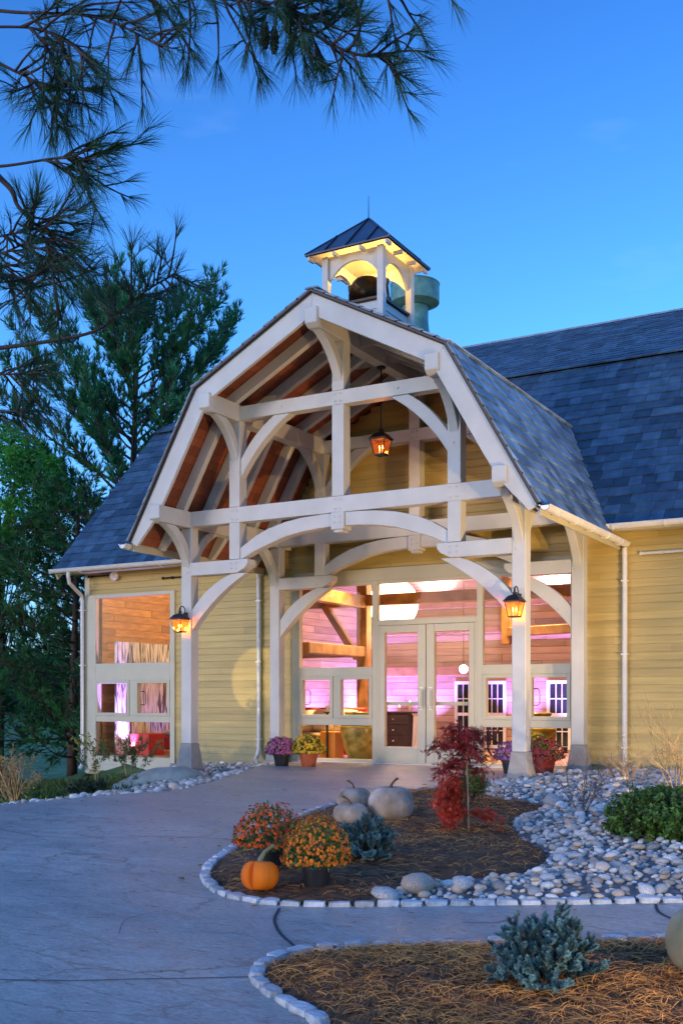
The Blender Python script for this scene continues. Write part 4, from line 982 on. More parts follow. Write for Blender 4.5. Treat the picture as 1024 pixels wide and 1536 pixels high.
# the few large ones along the bed's tip
A+=[(4.45,-6.62,bedz(4.45,-6.6,stone_poly,.05)+.03,.12),(4.33,-6.86,gz(-6.8)+.03,.105),(3.9,-2.2,-.02,.12),(4.7,-6.45,gz(-6.4)+.06,.10)]
B=scatter(LS,(-5,-.9,-5,2.8),1100,lambda x,y:max(terr(x,y)+.03,gz(y)-.05-.03*(xedge(y)-x)),.026,.085,60000)
def sized(p): return p[3]/(V((p[0],p[1],p[2]))-CAM).length
allst=[(p,0) for p in A]+[(p,1) for p in B]; allst.sort(key=lambda q:-sized(q[0]))
def invf(p):
    d=V((p[0],p[1],0))-V((CAM.x,CAM.y,0)); a=R(29.821); dep=-math.sin(a)*d.x+math.cos(a)*d.y; rt=math.cos(a)*d.x+math.sin(a)*d.y
    return dep>1 and abs(rt/dep)<.335
allst=[q for q in allst if invf(q[0])]+[q for q in allst if not invf(q[0])]
LAB=('rounded river stone in the pale stone bed between mulch and clapboard wall','rounded river stone in the strip along the left barn wall'); GRP=('river stones in the right bed','river stones along the left wall')
rest=MB()
for i,(p,wh) in enumerate(allst):
    k=rg.randrange(12); tn=rg.random()<.22; e=(rg.uniform(-.35,.35),rg.uniform(-.35,.35),rg.uniform(0,6.28))
    if i<300:
        o=bpy.data.objects.new('river_stone',pmesh[2*k+tn]); col.objects.link(o); o.location=(p[0],p[1],p[2]+p[3]*.22); o.scale=(p[3],)*3; o.rotation_euler=e
        tag(o,LAB[wh],'stone',GRP[wh])
    else:
        mtx=Matrix.Translation((p[0],p[1],p[2]+p[3]*.22))@Matrix.Rotation(e[2],4,'Z')@Matrix.Rotation(e[0],4,'X')@Matrix.Rotation(e[1],4,'Y')
        vs,fs=pebs[k]; rest.mesh([mtx@(v*p[3]) for v in vs],fs,int(tn),rg.random())
tag(rest.build('river_stones',[M['stone_m'],M['stonet_m']],None,smooth=False),'rest of the small rounded river stones filling the beds','stones',None,'stuff')
rest_o=col.objects['river_stones']; rest_o.data.polygons.foreach_set('use_smooth',[True]*len(rest_o.data.polygons))
# grey boulder
vs,fs=pebs[3]; mb=MB(); mb.mesh([(v.x*.72,v.y*.5,v.z*.55) for v in vs],fs); M['boulder']=mat('grey_green_boulder',(.29,.31,.25),.8,.3,4,bump=.5,bscale=12)
o=tag(mb.build('boulder',M['boulder'],None,smooth=True,loc=(-2.45,-.98,-.20)),'large smooth grey boulder by the tall window at the edge of the stones','boulder'); o.rotation_euler=(0,-.15,.55)
# pine straw
M['straw']=mat('dry_pine_straw',(.66,.27,.05),.7,.3,4,rnd=.75); M['bark']=mat('dark_bark_chip',(.12,.06,.024),.95,.3,8,rnd=.7)
def straw(P,bb,n,dens,name,label,h,lmin,lmax,seed,wd=.0022):
    r=random.Random(seed); mb=MB(); k=0
    while k<n:
        x=r.uniform(bb[0],bb[1]); y=r.uniform(bb[2],bb[3])
        if not inside(x,y,P): continue
        if noise.noise(V((x*1.7,y*1.7,seed)))+r.uniform(-.35,.35)<dens: 
            if r.random()<.8: continue
        k+=1
        if edgedist(x,y,P)<.05: continue
        z=bedz(x,y,P,h)+r.uniform(.002,.03); a=r.uniform(0,6.28); L_=r.uniform(lmin,lmax); bend=r.uniform(-.35,.35); tl=r.uniform(-.12,.2); w_=wd*r.uniform(.7,1.3)
        pts=[]
        for i in range(4):
            t_=i/3-.5; aa=a+bend*t_; pts.append(V((x+math.cos(aa)*L_*t_,y+math.sin(aa)*L_*t_,z+tl*L_*t_+.012*(1-4*t_*t_))))
        s=V((-math.sin(a),math.cos(a),.5)).normalized()*w_/2; rr=r.random()
        for i in range(3): mb.face([pts[i]-s,pts[i+1]-s,pts[i+1]+s,pts[i]+s],0,rr)
    for _ in range(n//5):
        x=r.uniform(bb[0],bb[1]); y=r.uniform(bb[2],bb[3])
        if not inside(x,y,P) or edgedist(x,y,P)<.06: continue
        z=bedz(x,y,P,h)+.008; a=r.uniform(0,3.14); L_=r.uniform(.01,.035)
        d=V((math.cos(a),math.sin(a),r.uniform(-.3,.3))); mb.beam(V((x,y,z))-d*L_,V((x,y,z))+d*L_,r.uniform(.006,.016),.005,m=1,r=r.random())
    return tag(mb.build(name,[M['straw'],M['bark']],None),label,'pine straw',None,'stuff')
straw(low_poly,(4.4,7.4,-9.6,-6.3),13000,-.12,'pine_straw','golden pine straw littering the nearest mulch bed',.06,.06,.16,3,.0019)
straw(mulch_poly,(1.7,4.9,-7.2,-.6),5200,.12,'pine_straw','brown pine straw and bark chips on the mulch around the red maple',.07,.06,.14,4,.0024)

M['litter']=mat('fallen_autumn_leaf',(.34,.13,.03),.7,.3,8,rnd=.6)
r=random.Random(17); mb=MB()
for i in range(260):
    if i<150:
        x=r.uniform(2.3,6.6); y=r.uniform(-7.0,2.5)
        if not inside(x,y,stone_poly if i%3 else mulch_poly): continue
        z=bedz(x,y,stone_poly if i%3 else mulch_poly,.06)+(.07 if i%3 else .02)
    elif i<215:
        x=r.uniform(4.5,7.0); y=r.uniform(-9.4,-6.6)
        if not inside(x,y,low_poly): continue
        z=bedz(x,y,low_poly,.06)+.025
    else:
        k=r.randrange(len(isl)); x=isl[k][0]+r.gauss(0,.16); y=isl[k][1]+r.gauss(0,.16); z=gz(y)+.010
        if inside(x,y,isl_poly): z+=.06
    a=r.uniform(0,6.28); d=V((math.cos(a),math.sin(a),r.uniform(-.1,.15))).normalized(); s=V((-math.sin(a),math.cos(a),r.uniform(-.2,.2))); L_=r.uniform(.025,.05); p=V((x,y,z)); rr=r.random(); c=V((0,0,r.uniform(.004,.014)))
    mb.face([p-d*L_,p-s*L_*.45+c,p],0,rr); mb.face([p,p-s*L_*.45+c,p+d*L_],0,rr); mb.face([p-d*L_,p,p+s*L_*.45+c],0,rr); mb.face([p,p+d*L_,p+s*L_*.45+c],0,rr)
tag(mb.build('leaf_litter',M['litter'],None),'small brown fallen leaves scattered over the beds and along the edging','leaves',None,'stuff')
# ---------------------------------------------------------------- pots of chrysanthemums
rp_=random.Random(5)
def rvec(r):
    while True:
        v=V((r.uniform(-1,1),r.uniform(-1,1),r.uniform(-1,1)))
        if .05<v.length<1: return v.normalized()
def leaf(mb,p,d,n,L_,w_,m=0,r=.5,fold=.25):
    s=d.cross(n); s=s.normalized() if s.length>1e-4 else d.orthogonal().normalized(); n=s.cross(d)
    mid=p+d*L_*.5
    mb.face([p,mid+s*w_/2+n*fold*w_,p+d*L_,mid-s*w_/2+n*fold*w_],m,r)
M['mumleaf']=mat('mum_leaf',(.10,.20,.035),.6,.3,10,rnd=.45,trans=.25)
M['potblack']=mat('black_plastic_pot',(.02,.02,.022),.4,.2,10); M['potterra']=mat('orange_terracotta',(.45,.10,.03),.55,.15,8); M['potred']=mat('glazed_dark_red_pot',(.22,.03,.02),.2,.3,8)
def mum(x,y,z,label,rad,hgt,pot,potr,poth,cols,nf,fs,seed,petm,lean=0):
    r=random.Random(seed); u=empty('potted_chrysanthemum',(x,y,z),label,'potted mum','potted chrysanthemums')
    mb=MB(); mb.lathe([(.001,.0),(potr*.76,0),(potr*.98,poth*.82),(potr*1.06,poth*.83),(potr*1.08,poth),(potr*.98,poth),(potr*.95,poth*.9),(.001,poth*.88)],28); mb.build('pot',pot,u)
    c=V((0,0,poth+hgt*.12)); mb=MB(); bl=MB()
    def surf(d,k):
        q=V((d.x*rad*k,d.y*rad*k,d.z*(hgt*.9 if d.z>0 else hgt*.22)*k)); return c+q*(1+.10*noise.noise(d*2.6+V((seed,0,0))))
    for _ in range(950):
        d=rvec(r); 
        if d.z<-.55: continue
        k=r.uniform(.45,.97); p=surf(d,k); dd=(d+rvec(r)*.8).normalized(); leaf(mb,p,dd,rvec(r),r.uniform(.03,.055),r.uniform(.016,.026),0,r.random())
    for _ in range(14):
        a=r.uniform(0,6.28); mb.tube([(0,0,poth*.85),surf(V((math.cos(a)*.8,math.sin(a)*.8,.5)),.8)],.004,4,r=.2)
    k=0
    while k<nf:
        d=rvec(r)
        if d.z<-.30: continue
        k+=1; p=surf(d,r.uniform(.93,1.06)); n=(d+rvec(r)*.35).normalized(); s=fs*r.uniform(.65,1.15); rr=r.random()
        a=n.orthogonal().normalized(); b_=n.cross(a); np_=9
        # layered petals round a centre
        for lay,(ro,hh) in enumerate(((1,.05),(.62,.30))):
            for q in range(np_):
                t_=2*math.pi*(q+lay*.5)/np_; t2=t_+.36; t0=t_-.36
                e=lambda t,R_,h_: p+(a*math.cos(t)+b_*math.sin(t))*s*R_+n*s*h_
                bl.face([p+n*s*.05,e(t0,ro*.62,hh),e(t_,ro,hh*.8),e(t2,ro*.62,hh)],petm and (0 if rr<.999 else 0),rr)
        bl.face([p+n*s*.42+(a*math.cos(t)+b_*math.sin(t))*s*.22 for t in (0,1.05,2.1,3.14,4.19,5.24)],1,rr)
    mb.build('foliage',M['mumleaf'],u)
    bl.build('blossoms',[cols,M['mumeye']],u)
    return u
M['mumeye']=mat('mum_eye',(.50,.22,.02),.8,.2,20)
M['mum_orange']=mat('orange_mum_petal',(.95,.26,.012),.6,.15,12,rnd=.40,trans=.2); M['mum_rust']=mat('rust_orange_mum_petal',(.80,.12,.012),.6,.2,12,rnd=.5,trans=.2)
M['mum_pink']=mat('pink_mum_petal',(.62,.12,.42),.6,.15,12,rnd=.35,trans=.2); M['mum_yellow']=mat('yellow_mum_petal',(.80,.55,.03),.6,.15,12,rnd=.30,trans=.2)
M['mum_crimson']=mat('crimson_mum_petal',(.33,.012,.06),.6,.2,12,rnd=.45,trans=.15); M['mum_violet']=mat('violet_mum_petal',(.35,.10,.45),.6,.2,12,rnd=.35,trans=.15)
zb=lambda x,y,P,h: bedz(x,y,P,h)-.01
mum(3.17,-6.50,zb(3.17,-6.5,mulch_poly,.07),'round rust orange chrysanthemum in a black pot, behind the pumpkin',.265,.30,M['potblack'],.11,.19,M['mum_rust'],760,.0145,1,1)
mum(3.76,-6.80,zb(3.76,-6.8,mulch_poly,.07),'round bright orange chrysanthemum in a black pot, between the pumpkin and the blue spruce',.235,.31,M['potblack'],.105,.16,M['mum_orange'],760,.0145,2,1)
mum(-1.95,1.55,0,'round pink chrysanthemum in a dark pot by the left rear post',.27,.26,M['potblack'],.14,.20,M['mum_pink'],340,.026,3,1)
mum(-1.48,1.62,0,'round yellow chrysanthemum in an orange pot beside the pink one',.27,.30,M['potterra'],.15,.22,M['mum_yellow'],340,.026,4,1)
mum(2.40,1.85,0,'round crimson chrysanthemum in a glazed red pot between the right posts',.29,.30,M['potred'],.165,.22,M['mum_crimson'],430,.024,5,1)
mum(2.05,2.40,0,'yellow chrysanthemum behind the crimson one, in front of the glass',.28,.34,M['potterra'],.15,.24,M['mum_yellow'],220,.024,6,1)
mum(1.93,1.75,0,'violet chrysanthemum half hidden behind the right front post',.25,.26,M['potblack'],.14,.20,M['mum_violet'],320,.024,7,1)
# ---------------------------------------------------------------- pumpkins
def pumpkin(name,loc,label,cat,R_,H_,ribs,depth,mt,stemmt,tiltx=0,rz=0,group=None,stem=.1,sl=(.5,.2),shoulder=.15,deep=None):
    u=empty(name,loc,label,cat,group,rz); n=72;k=22; mb=MB(); vs=[]
    for i in range(k+1):
        a=math.pi*i/k; rr=math.sin(a)**.80; z=-math.cos(a)
        for j in range(n):
            t_=2*math.pi*j/n; g=1-depth*(1-abs(math.sin(t_*ribs/2)))**2.2*(.4+.6*math.sin(a))
            if deep: g-=deep*math.exp(-(abs(t_-4.22)/.26)**1.2)*math.sin(a)**.5
            q=R_*rr*g; zz=H_/2*(z*(1-.0)); 
            if z>0: zz-=shoulder*H_*math.exp(-(rr/.42)**2)
            else: zz+=.08*H_*math.exp(-(rr/.4)**2)
            vs.append((q*math.cos(t_),q*math.sin(t_),zz+H_/2))
    fs=[(i*n+j,i*n+(j+1)%n,(i+1)*n+(j+1)%n,(i+1)*n+j) for i in range(k) for j in range(n)]
    mb.mesh(vs,fs); o=mb.build('body',mt,u,smooth=True)
    mb=MB(); z0=H_*(1-shoulder)-.012
    mb.tube([(0,0,z0-.01),(0,0,z0+stem*.3),(sl[0]*stem*.4,sl[1]*stem*.3,z0+stem*.7),(sl[0]*stem,sl[1]*stem,z0+stem),(sl[0]*stem*1.25,sl[1]*stem*1.25,z0+stem*1.03)],[stem*.26,stem*.15,stem*.11,stem*.12,stem*.14],8); s=mb.build('stem',stemmt,u,smooth=True)
    if tiltx:
        for q in(o,s): q.rotation_euler=(tiltx,0,0); q.location=(0,math.sin(tiltx)*H_*.3,abs(math.sin(tiltx))*R_*.28)
    return u
M['pumpkin']=mat('orange_pumpkin_skin',(.85,.155,.004),.55,.10,3,c2=(.92,.20,.006),spec=.25,bump=.08,bscale=60,stretch=(2,2,.6)); M['pstem']=mat('green_tan_stem',(.22,.20,.09),.8,.3,14,bump=.4)
M['stonepump']=mat('weathered_cast_stone',(.32,.21,.13),.85,.3,5,c2=(.66,.50,.37),bump=.35,bscale=30); M['stonepump2']=mat('mossy_cast_stone',(.24,.20,.08),.85,.4,3,c2=(.44,.38,.24),bump=.35,bscale=30)
M['rust']=mat('rusty_brown_stem',(.16,.07,.03),.8,.4,14,bump=.4)
pumpkin('pumpkin',(3.46,-7.06,gz(-7.06)+.03),'ripe orange pumpkin with a curved stem at the tip of the mulch bed','pumpkin',.132,.225,9,.035,M['pumpkin'],M['pstem'],R(-8),R(20),None,.125,(.55,.30),.12,.62)
SP='weathered stone pumpkins'
pumpkin('stone_pumpkin',(2.86,-3.92,gz(-3.9)+.02),'largest grey stone pumpkin, standing nearest the red maple','stone pumpkin',.225,.37,9,.03,M['stonepump'],M['rust'],0,R(40),SP,.10,(.6,.3),.10)
pumpkin('stone_pumpkin',(2.60,-4.25,gz(-4.25)+.02),'low squat grey stone pumpkin in front of the other two','stone pumpkin',.170,.235,8,.035,M['stonepump'],M['rust'],0,R(10),SP,.085,(-.9,.2),.12)
pumpkin('stone_pumpkin',(2.13,-3.35,gz(-3.3)+.02),'grey stone pumpkin farthest from the path edge, half hidden behind the squat one','stone pumpkin',.185,.26,8,.035,M['stonepump'],M['rust'],0,R(100),SP,.09,(.5,.8),.12)
pumpkin('stone_pumpkin',(6.555,-7.82,bedz(6.55,-7.8,low_poly,.06)-.02),'tall mossy stone pumpkin in the nearest bed, cut off by the picture edge','stone pumpkin',.175,.345,8,.02,M['stonepump2'],M['rust'],0,0,SP,.08,(.3,.3),.08)
# ---------------------------------------------------------------- shrubs
M['spruce']=mat('blue_spruce_needle',(.16,.28,.255),.6,.25,10,rnd=.45,trans=.1); M['twig']=mat('brown_twig',(.10,.06,.04),.8,.3,20)
def spruce(x,y,z,label,wx,hz,ns,seed,nl=.017,cat='spruce',spread=1.0):
    r=random.Random(seed); u=empty('dwarf_spruce',(x,y,z),label,cat,'dwarf blue spruces'); st=MB(); nd=MB()
    def shoot(p,d,L_,dens):
        q=p; pts=[p]
        for _ in range(4): d=(d+rvec(r)*.10+V((0,0,.04))).normalized(); q=q+d*L_/4; pts.append(q)
        st.tube(pts,[.004,.0035,.003,.0025,.002],4)
        n=int(L_*dens); tone=r.random()*.6
        for i in range(n):
            t_=r.random()**.9*4; k=min(3,int(t_)); b_=pts[k].lerp(pts[k+1],t_-k); dd=(pts[k+1]-pts[k]).normalized(); s=rvec(r); s=(s-dd*s.dot(dd)); s=s.normalized(); e=(s*1.0+dd*r.uniform(.25,1.0)).normalized()
            L2=nl*r.uniform(.7,1.2); sd=dd.cross(e).normalized()*.0021*(nl/.017)
            nd.face([b_-sd,b_+e*L2*.6-sd,b_+e*L2,b_+e*L2*.6+sd,b_+sd],0,min(1,tone+r.random()*.4))
        for i in range(16):
            e=(d+rvec(r)*.55).normalized(); sd=d.cross(e); sd=(sd.normalized() if sd.length>1e-3 else d.orthogonal())*.0013*(nl/.017); nd.face([q-sd,q+e*nl*.55-sd,q+e*nl,q+e*nl*.55+sd,q+sd],0,min(1,tone+.3+r.random()*.3))
    for i in range(ns):
        a=r.uniform(0,6.28); el=r.uniform(-.02,1.35); ln=r.uniform(.70,1.0)
        d=V((math.cos(a)*math.cos(el)*spread,math.sin(a)*math.cos(el)*spread,math.sin(el))); tip=V((d.x*wx*ln,d.y*wx*ln,.03+d.z*hz*ln)); base=V((d.x*.02,d.y*.02,.02))
        mid=base.lerp(tip,.45)-V((0,0,.02)); st.tube([base,mid,tip],[.008,.006,.004],5)
        dd=(tip-mid).normalized(); L_=.075*(hz/.3)
        shoot(tip-dd*L_*.6,dd,L_,2300*(.017/nl))
        for _ in range(7):
            k=r.uniform(.35,1.0); p=base.lerp(tip,k); sdir=(dd+rvec(r)*.9+V((0,0,.15))).normalized(); shoot(p,sdir,L_*r.uniform(.5,1.0),2300*(.017/nl))
    st.build('branches',M['twig'],u); nd.build('needles',M['spruce'],u)
spruce(5.92,-8.27,bedz(5.92,-8.27,low_poly,.06)-.01,'bushy blue dwarf spruce growing alone in the nearest mulch bed',.27,.33,85,2,.0175)
spruce(3.68,-5.92,bedz(3.68,-5.92,mulch_poly,.07)-.01,'blue dwarf spruce between the orange mums and the stone pumpkins',.22,.34,48,9,.020)
def leafbush(name,x,y,z,label,cat,rx,ry,rz_,n,ll,lw,mt,seed,lo=-.2,updir=.3,stems=14):
    r=random.Random(seed); u=empty(name,(x,y,z),label,cat); mb=MB(); st=MB()
    tips=[]
    for _ in range(n//14):
        d=rvec(r)
        if d.z<lo: d.z=abs(d.z)*.5
        k=r.uniform(.55,1.0)*(1+.16*noise.noise(d*2.2+V((seed,3,1)))); p=V((d.x*rx*k,d.y*ry*k,rz_*.42+d.z*rz_*.58*k)); 
        if p.z<.01: p.z=.02
        ax=(d*.7+V((0,0,updir))+rvec(r)*.5).normalized(); q=p-ax*ll*2.2; tone=r.random()
        st.tube([q-ax*ll,p],.0025,3)
        for i in range(14):
            t_=r.random(); b_=q.lerp(p,t_); s=rvec(r); s=(s-ax*s.dot(ax)).normalized(); leaf(mb,b_,(s+ax*r.uniform(.2,.9)).normalized(),(ax+rvec(r)*.4).normalized(),ll*r.uniform(.7,1.2),lw*r.uniform(.8,1.2),0,.65*tone+.35*r.random())
    for _ in range(stems):
        a=r.uniform(0,6.28); st.tube([(0,0,0),(rx*.3*math.cos(a),ry*.3*math.sin(a),rz_*.4),(rx*.7*math.cos(a),ry*.7*math.sin(a),rz_*.75)],[.008,.006,.003],4)
    st.build('stems',M['twig'],u); mb.build('foliage',mt,u)
M['box']=mat('boxwood_leaf',(.10,.20,.03),.45,.25,8,rnd=.55,trans=.2); M['gold']=mat('golden_green_needle',(.20,.24,.04),.6,.25,8,rnd=.4,trans=.2)
leafbush('boxwood_bush',5.50,-3.92,bedz(5.5,-3.9,stone_poly,.05)-.07,'broad dark green boxwood bush among the river stones','bush',.54,.50,.52,24000,.036,.024,M['box'],3,-.75)
leafbush('golden_shrub',3.22,-2.75,bedz(3.2,-2.75,mulch_poly,.07),'small golden green shrub behind the red maple','bush',.19,.19,.42,2000,.06,.010,M['gold'],4)
# laceleaf maple
mp_=empty('red_maple',(3.79,-4.28,bedz(3.79,-4.28,mulch_poly,.07)-.01),'young weeping laceleaf maple with dark red leaves, tied to a stake in the mulch','tree')
r=random.Random(21); tr_=MB(); lv_=MB()
tr_.tube([(0,0,0),(.01,0,.3),(-.02,.01,.6),(-.03,0,.80),(-.045,.0,.99)],[.013,.011,.010,.008,.003],7)
M['mapleleaf']=mat('dark_red_maple_leaf',(.38,.028,.018),.6,.3,8,rnd=.55,trans=.3); M['maplelow']=mat('coral_red_maple_leaf',(.66,.075,.03),.6,.3,8,rnd=.4,trans=.3)
cx_,cy_=math.cos(R(29.8)),math.sin(R(29.8))
def palm(p,d,s,m):
    rr=r.random(); n=(V((0,0,1))+rvec(r)*.7).normalized()
    for k in range(5):
        a=(k-2)*.55; q=Matrix.Rotation(a,3,n)@d; leaf(lv_,p,(q+V((0,0,-.35))).normalized(),n,s*(1-.12*abs(k-2)),s*.13,m,rr,.1)
def weep(p0,dirr,L_,drop,m,nl):
    pts=[V(p0)]; d=V(dirr).normalized()
    for i in range(6): pts.append(pts[-1]+d*L_/6); d=(d+V((0,0,-drop))+rvec(r)*.10).normalized()
    tr_.tube(pts,[.006,.005,.004,.003,.0025,.002,.0015],4)
    for i in range(nl):
        t_=r.uniform(1.0,6); k=min(5,int(t_)); b_=pts[k].lerp(pts[k+1],t_-k)+rvec(r)*.035; palm(b_,(V((d.x,d.y,0))+rvec(r)*.9).normalized(),r.uniform(.045,.075),m)
for i in range(46):
    a=r.uniform(0,6.28); h=r.uniform(.52,.93); el=r.uniform(.0,.55); weep((-.025,0,h),(math.cos(a),math.sin(a),el),r.uniform(.19,.37)*(1.25-.6*abs(h-.7)/.3),r.uniform(.13,.26),0,23)
for i in range(24):
    a=math.pi+R(29.8)+r.uniform(-1.1,1.1); weep((-.02,0,r.uniform(.26,.52)),(math.cos(a),math.sin(a),.1),r.uniform(.22,.40),r.uniform(.25,.4),1,30)
for i in range(12):
    a=math.pi+R(29.8)+r.uniform(-.9,1.3); weep((0,0,r.uniform(.16,.30)),(math.cos(a),math.sin(a),.0),r.uniform(.16,.34),.3,1,30)
for i in range(8): a=R(29.8)+r.uniform(-.6,.6); weep((.01,0,.16),(math.cos(a),math.sin(a),.1),r.uniform(.22,.38),.12,1,16)
tr_.build('trunk',M['twig'],mp_); lv_.build('leaves',[M['mapleleaf'],M['maplelow']],mp_)
mb=MB(); mb.tube([(.045,-.02,0),(.02,-.02,.9)],.008,6); mb.build('stake',mat('bamboo_stake',(.40,.28,.14),.7,.2,10),mp_)
# bare twiggy shrubs
def twigs(name,x,y,z,label,hgt,spread,n,seed,mt,leafm=None,nl=0,group=None,ll=.02):
    r=random.Random(seed); u=empty(name,(x,y,z),label,'shrub',group); mb=MB(); lf=MB()
    def grow(p,d,L_,rad,lev):
        pts=[p]
        for i in range(4): d=(d+rvec(r)*.16+V((0,0,.03))).normalized(); pts.append(pts[-1]+d*L_/4)
        mb.tube(pts,[rad*(1-.15*i) for i in range(5)],3,r=r.random())
        if leafm and lev>=1:
            for _ in range(nl): k=r.uniform(0,3.99); b_=pts[int(k)].lerp(pts[int(k)+1],k%1); leaf(lf,b_,(d+rvec(r)*1.2).normalized(),rvec(r),ll*r.uniform(.6,1.3),ll*.45,0,r.random())
        if lev<3:
            for _ in range(r.choice((2,3,3))): k=r.uniform(1.2,3.9); b_=pts[int(k)].lerp(pts[int(k)+1],k%1); grow(b_,(d+rvec(r)*.65).normalized(),L_*r.uniform(.45,.7),rad*.6,lev+1)
    for i in range(n):
        a=r.uniform(0,6.28); grow(V((r.uniform(-.04,.04),r.uniform(-.04,.04),0)),V((math.cos(a)*spread,math.sin(a)*spread,1)).normalized(),hgt*r.uniform(.4,.62),.0062,0)
    mb.build('stems',mt,u)
    if leafm: lf.build('leaves',leafm,u)
M['drystem']=mat('dry_tan_stem',(.36,.26,.14),.8,.3,10,rnd=.35); M['greystem']=mat('grey_brown_stem',(.19,.13,.10),.8,.3,10,rnd=.3); M['dryleaf']=mat('dry_tan_leaf',(.33,.25,.10),.7,.3,8,rnd=.4,trans=.2); M['weedleaf']=mat('weed_leaf',(.11,.15,.03),.6,.3,8,rnd=.4,trans=.2); M['hedge']=mat('dark_hedge_leaf',(.03,.06,.02),.6,.3,8,rnd=.5,trans=.15)
twigs('bare_shrub',4.46,-3.0,bedz(4.46,-3.0,stone_poly,.05),'bare twiggy shrub standing in the river stones left of the boxwood',.68,.60,11,1,M['greystem'],group='bare shrubs in the stones')
twigs('bare_shrub',4.95,-1.1,-.02,'tall bare tan shrub against the clapboards right of the downspout',1.2,.42,20,2,M['drystem'],M['dryleaf'],4,'bare shrubs in the stones',.014)
twigs('bare_shrub',3.85,.5,-.02,'low sparse bare shrub beside the right rear post',.60,.6,11,3,M['greystem'],group='bare shrubs in the stones')
twigs('bare_shrub',4.25,-.3,-.02,'thin bare tan shrub between the downspout and the tallest bare shrub',.85,.45,9,13,M['drystem'],group='bare shrubs in the stones')
twigs('dry_bush',-2.75,-3.45,terr(-2.75,-3.45),'pale dry leafy bush at the left edge of the walkway',.95,.55,13,5,M['drystem'],M['dryleaf'],4,None,.035)
twigs('weed_plant',-3.1,-1.55,terr(-3.1,-1.55),'tall leafy weed standing by the barn corner downspout',1.15,.10,3,6,M['drystem'],M['weedleaf'],6,'weeds by the tall window',.05)
twigs('weed_plant',-3.0,-.9,terr(-3.0,-.9),'leafy weed with drooping head under the tall window',1.0,.28,4,7,M['drystem'],M['weedleaf'],6,'weeds by the tall window',.05)
leafbush('low_shrub',-2.75,-2.1,terr(-2.7,-2.1),'low green shrub between the dry bush and the tall weed','bush',.34,.30,.34,1500,.05,.024,M['hedge'],8)
leafbush('low_shrub',-2.75,-1.1,terr(-2.7,-1.1),'low yellow green plant beside the grey boulder','bush',.34,.3,.26,1100,.05,.018,M['weedleaf'],9)
leafbush('low_shrub',-3.6,-3.0,terr(-3.6,-3.0),'rounded green shrub behind the pale dry bush','bush',.5,.45,.6,2200,.05,.026,M['weedleaf'],12)
leafbush('low_shrub',-4.6,-2.6,terr(-4.6,-2.6),'dark rounded shrub behind the dry bush','bush',.6,.5,.55,2000,.06,.03,M['hedge'],10)

# rough grass and fallen leaves in the left bed
M['grass']=mat('rough_grass_blade',(.09,.15,.03),.7,.3,3,rnd=.5,trans=.2); M['fallen']=mat('fallen_brown_leaf',(.30,.13,.04),.7,.3,8,rnd=.5)
r=random.Random(91); mb=MB(); k=0
while k<9000:
    x=r.uniform(-8.5,-1.6); y=r.uniform(-5.5,2.7)
    if x>xedge(y)-.45-.25*r.random() or (y>1.6 and x<-4.2 and r.random()<.5): continue
    if noise.noise(V((x*1.3,y*1.3,4)))<r.uniform(-.5,.15): continue
    k+=1; z=terr(x,y); h=r.uniform(.05,.17); a=r.uniform(0,6.28); t_=V((math.cos(a),math.sin(a),0)); b_=V((x,y,z-.01)); s=V((-t_.y,t_.x,0))*.004; ln=r.uniform(.02,.09)
    mb.face([b_-s,b_+s,b_+t_*ln*.4+V((0,0,h*.7))+s*.6,b_+t_*ln+V((0,0,h)),b_+t_*ln*.4+V((0,0,h*.7))-s*.6],0,r.random())
for _ in range(420):
    x=r.uniform(-7,-1.7); y=r.uniform(-5,2.7)
    if x>xedge(y)-.35: continue
    leaf(mb,V((x,y,terr(x,y)+.03)),V((r.uniform(-1,1),r.uniform(-1,1),.1)).normalized(),(V((0,0,1))+rvec(r)*.4).normalized(),.07,.05,1,r.random())
tag(mb.build('grass',[M['grass'],M['fallen']],None),'rough grass and fallen leaves in the bed left of the walkway','grass',None,'stuff')
# ---------------------------------------------------------------- trees
M['needle']=mat('pine_needle',(.035,.095,.03),.55,.3,8,rnd=.5,trans=.15); M['needlefar']=mat('far_pine_needle',(.03,.17,.055),.6,.35,.8,rnd=.5,trans=.2)
M['needlelow']=mat('low_pine_needle',(.03,.14,.035),.6,.35,.8,rnd=.5,trans=.15)
M['pinebark']=mat('pine_bark',(.075,.045,.032),.9,.4,8,bump=.6,bscale=25); M['redtwig']=mat('reddish_pine_twig',(.10,.045,.03),.8,.3,12)
M['oakleaf']=mat('brightened_green_leaf',(.09,.32,.04),.55,.3,2,rnd=.5,trans=.3)  # leaf green raised to stand in for light falling on the tree
def needles(mb,p,d,n,L_,wd,spr,r,droop=.15,tone=.5):
    for _ in range(n):
        s=rvec(r); e=(d+s*spr*r.uniform(.4,1)).normalized(); l=L_*r.uniform(.75,1.1); b_=p-d*r.uniform(0,.28)*L_
        m_=b_+e*l*.55; t_=b_+e*l+V((0,0,-droop*l*r.random())); sd=e.cross(rvec(r)).normalized()*wd/2
        mb.face([b_-sd,m_-sd,t_,m_+sd,b_+sd],0,max(0,min(1,tone+r.uniform(-.25,.25))))
def crom(P,k=8):
    P=[V(p) for p in P]; Q=[]
    for i in range(len(P)-1):
        a=P[max(0,i-1)];b_=P[i];c=P[i+1];d=P[min(len(P)-1,i+2)]
        for j in range(k): t_=j/k; Q.append(.5*((2*b_)+(-a+c)*t_+(2*a-5*b_+4*c-d)*t_*t_+(-a+3*b_-3*c+d)*t_**3))
    Q.append(P[-1]); return Q
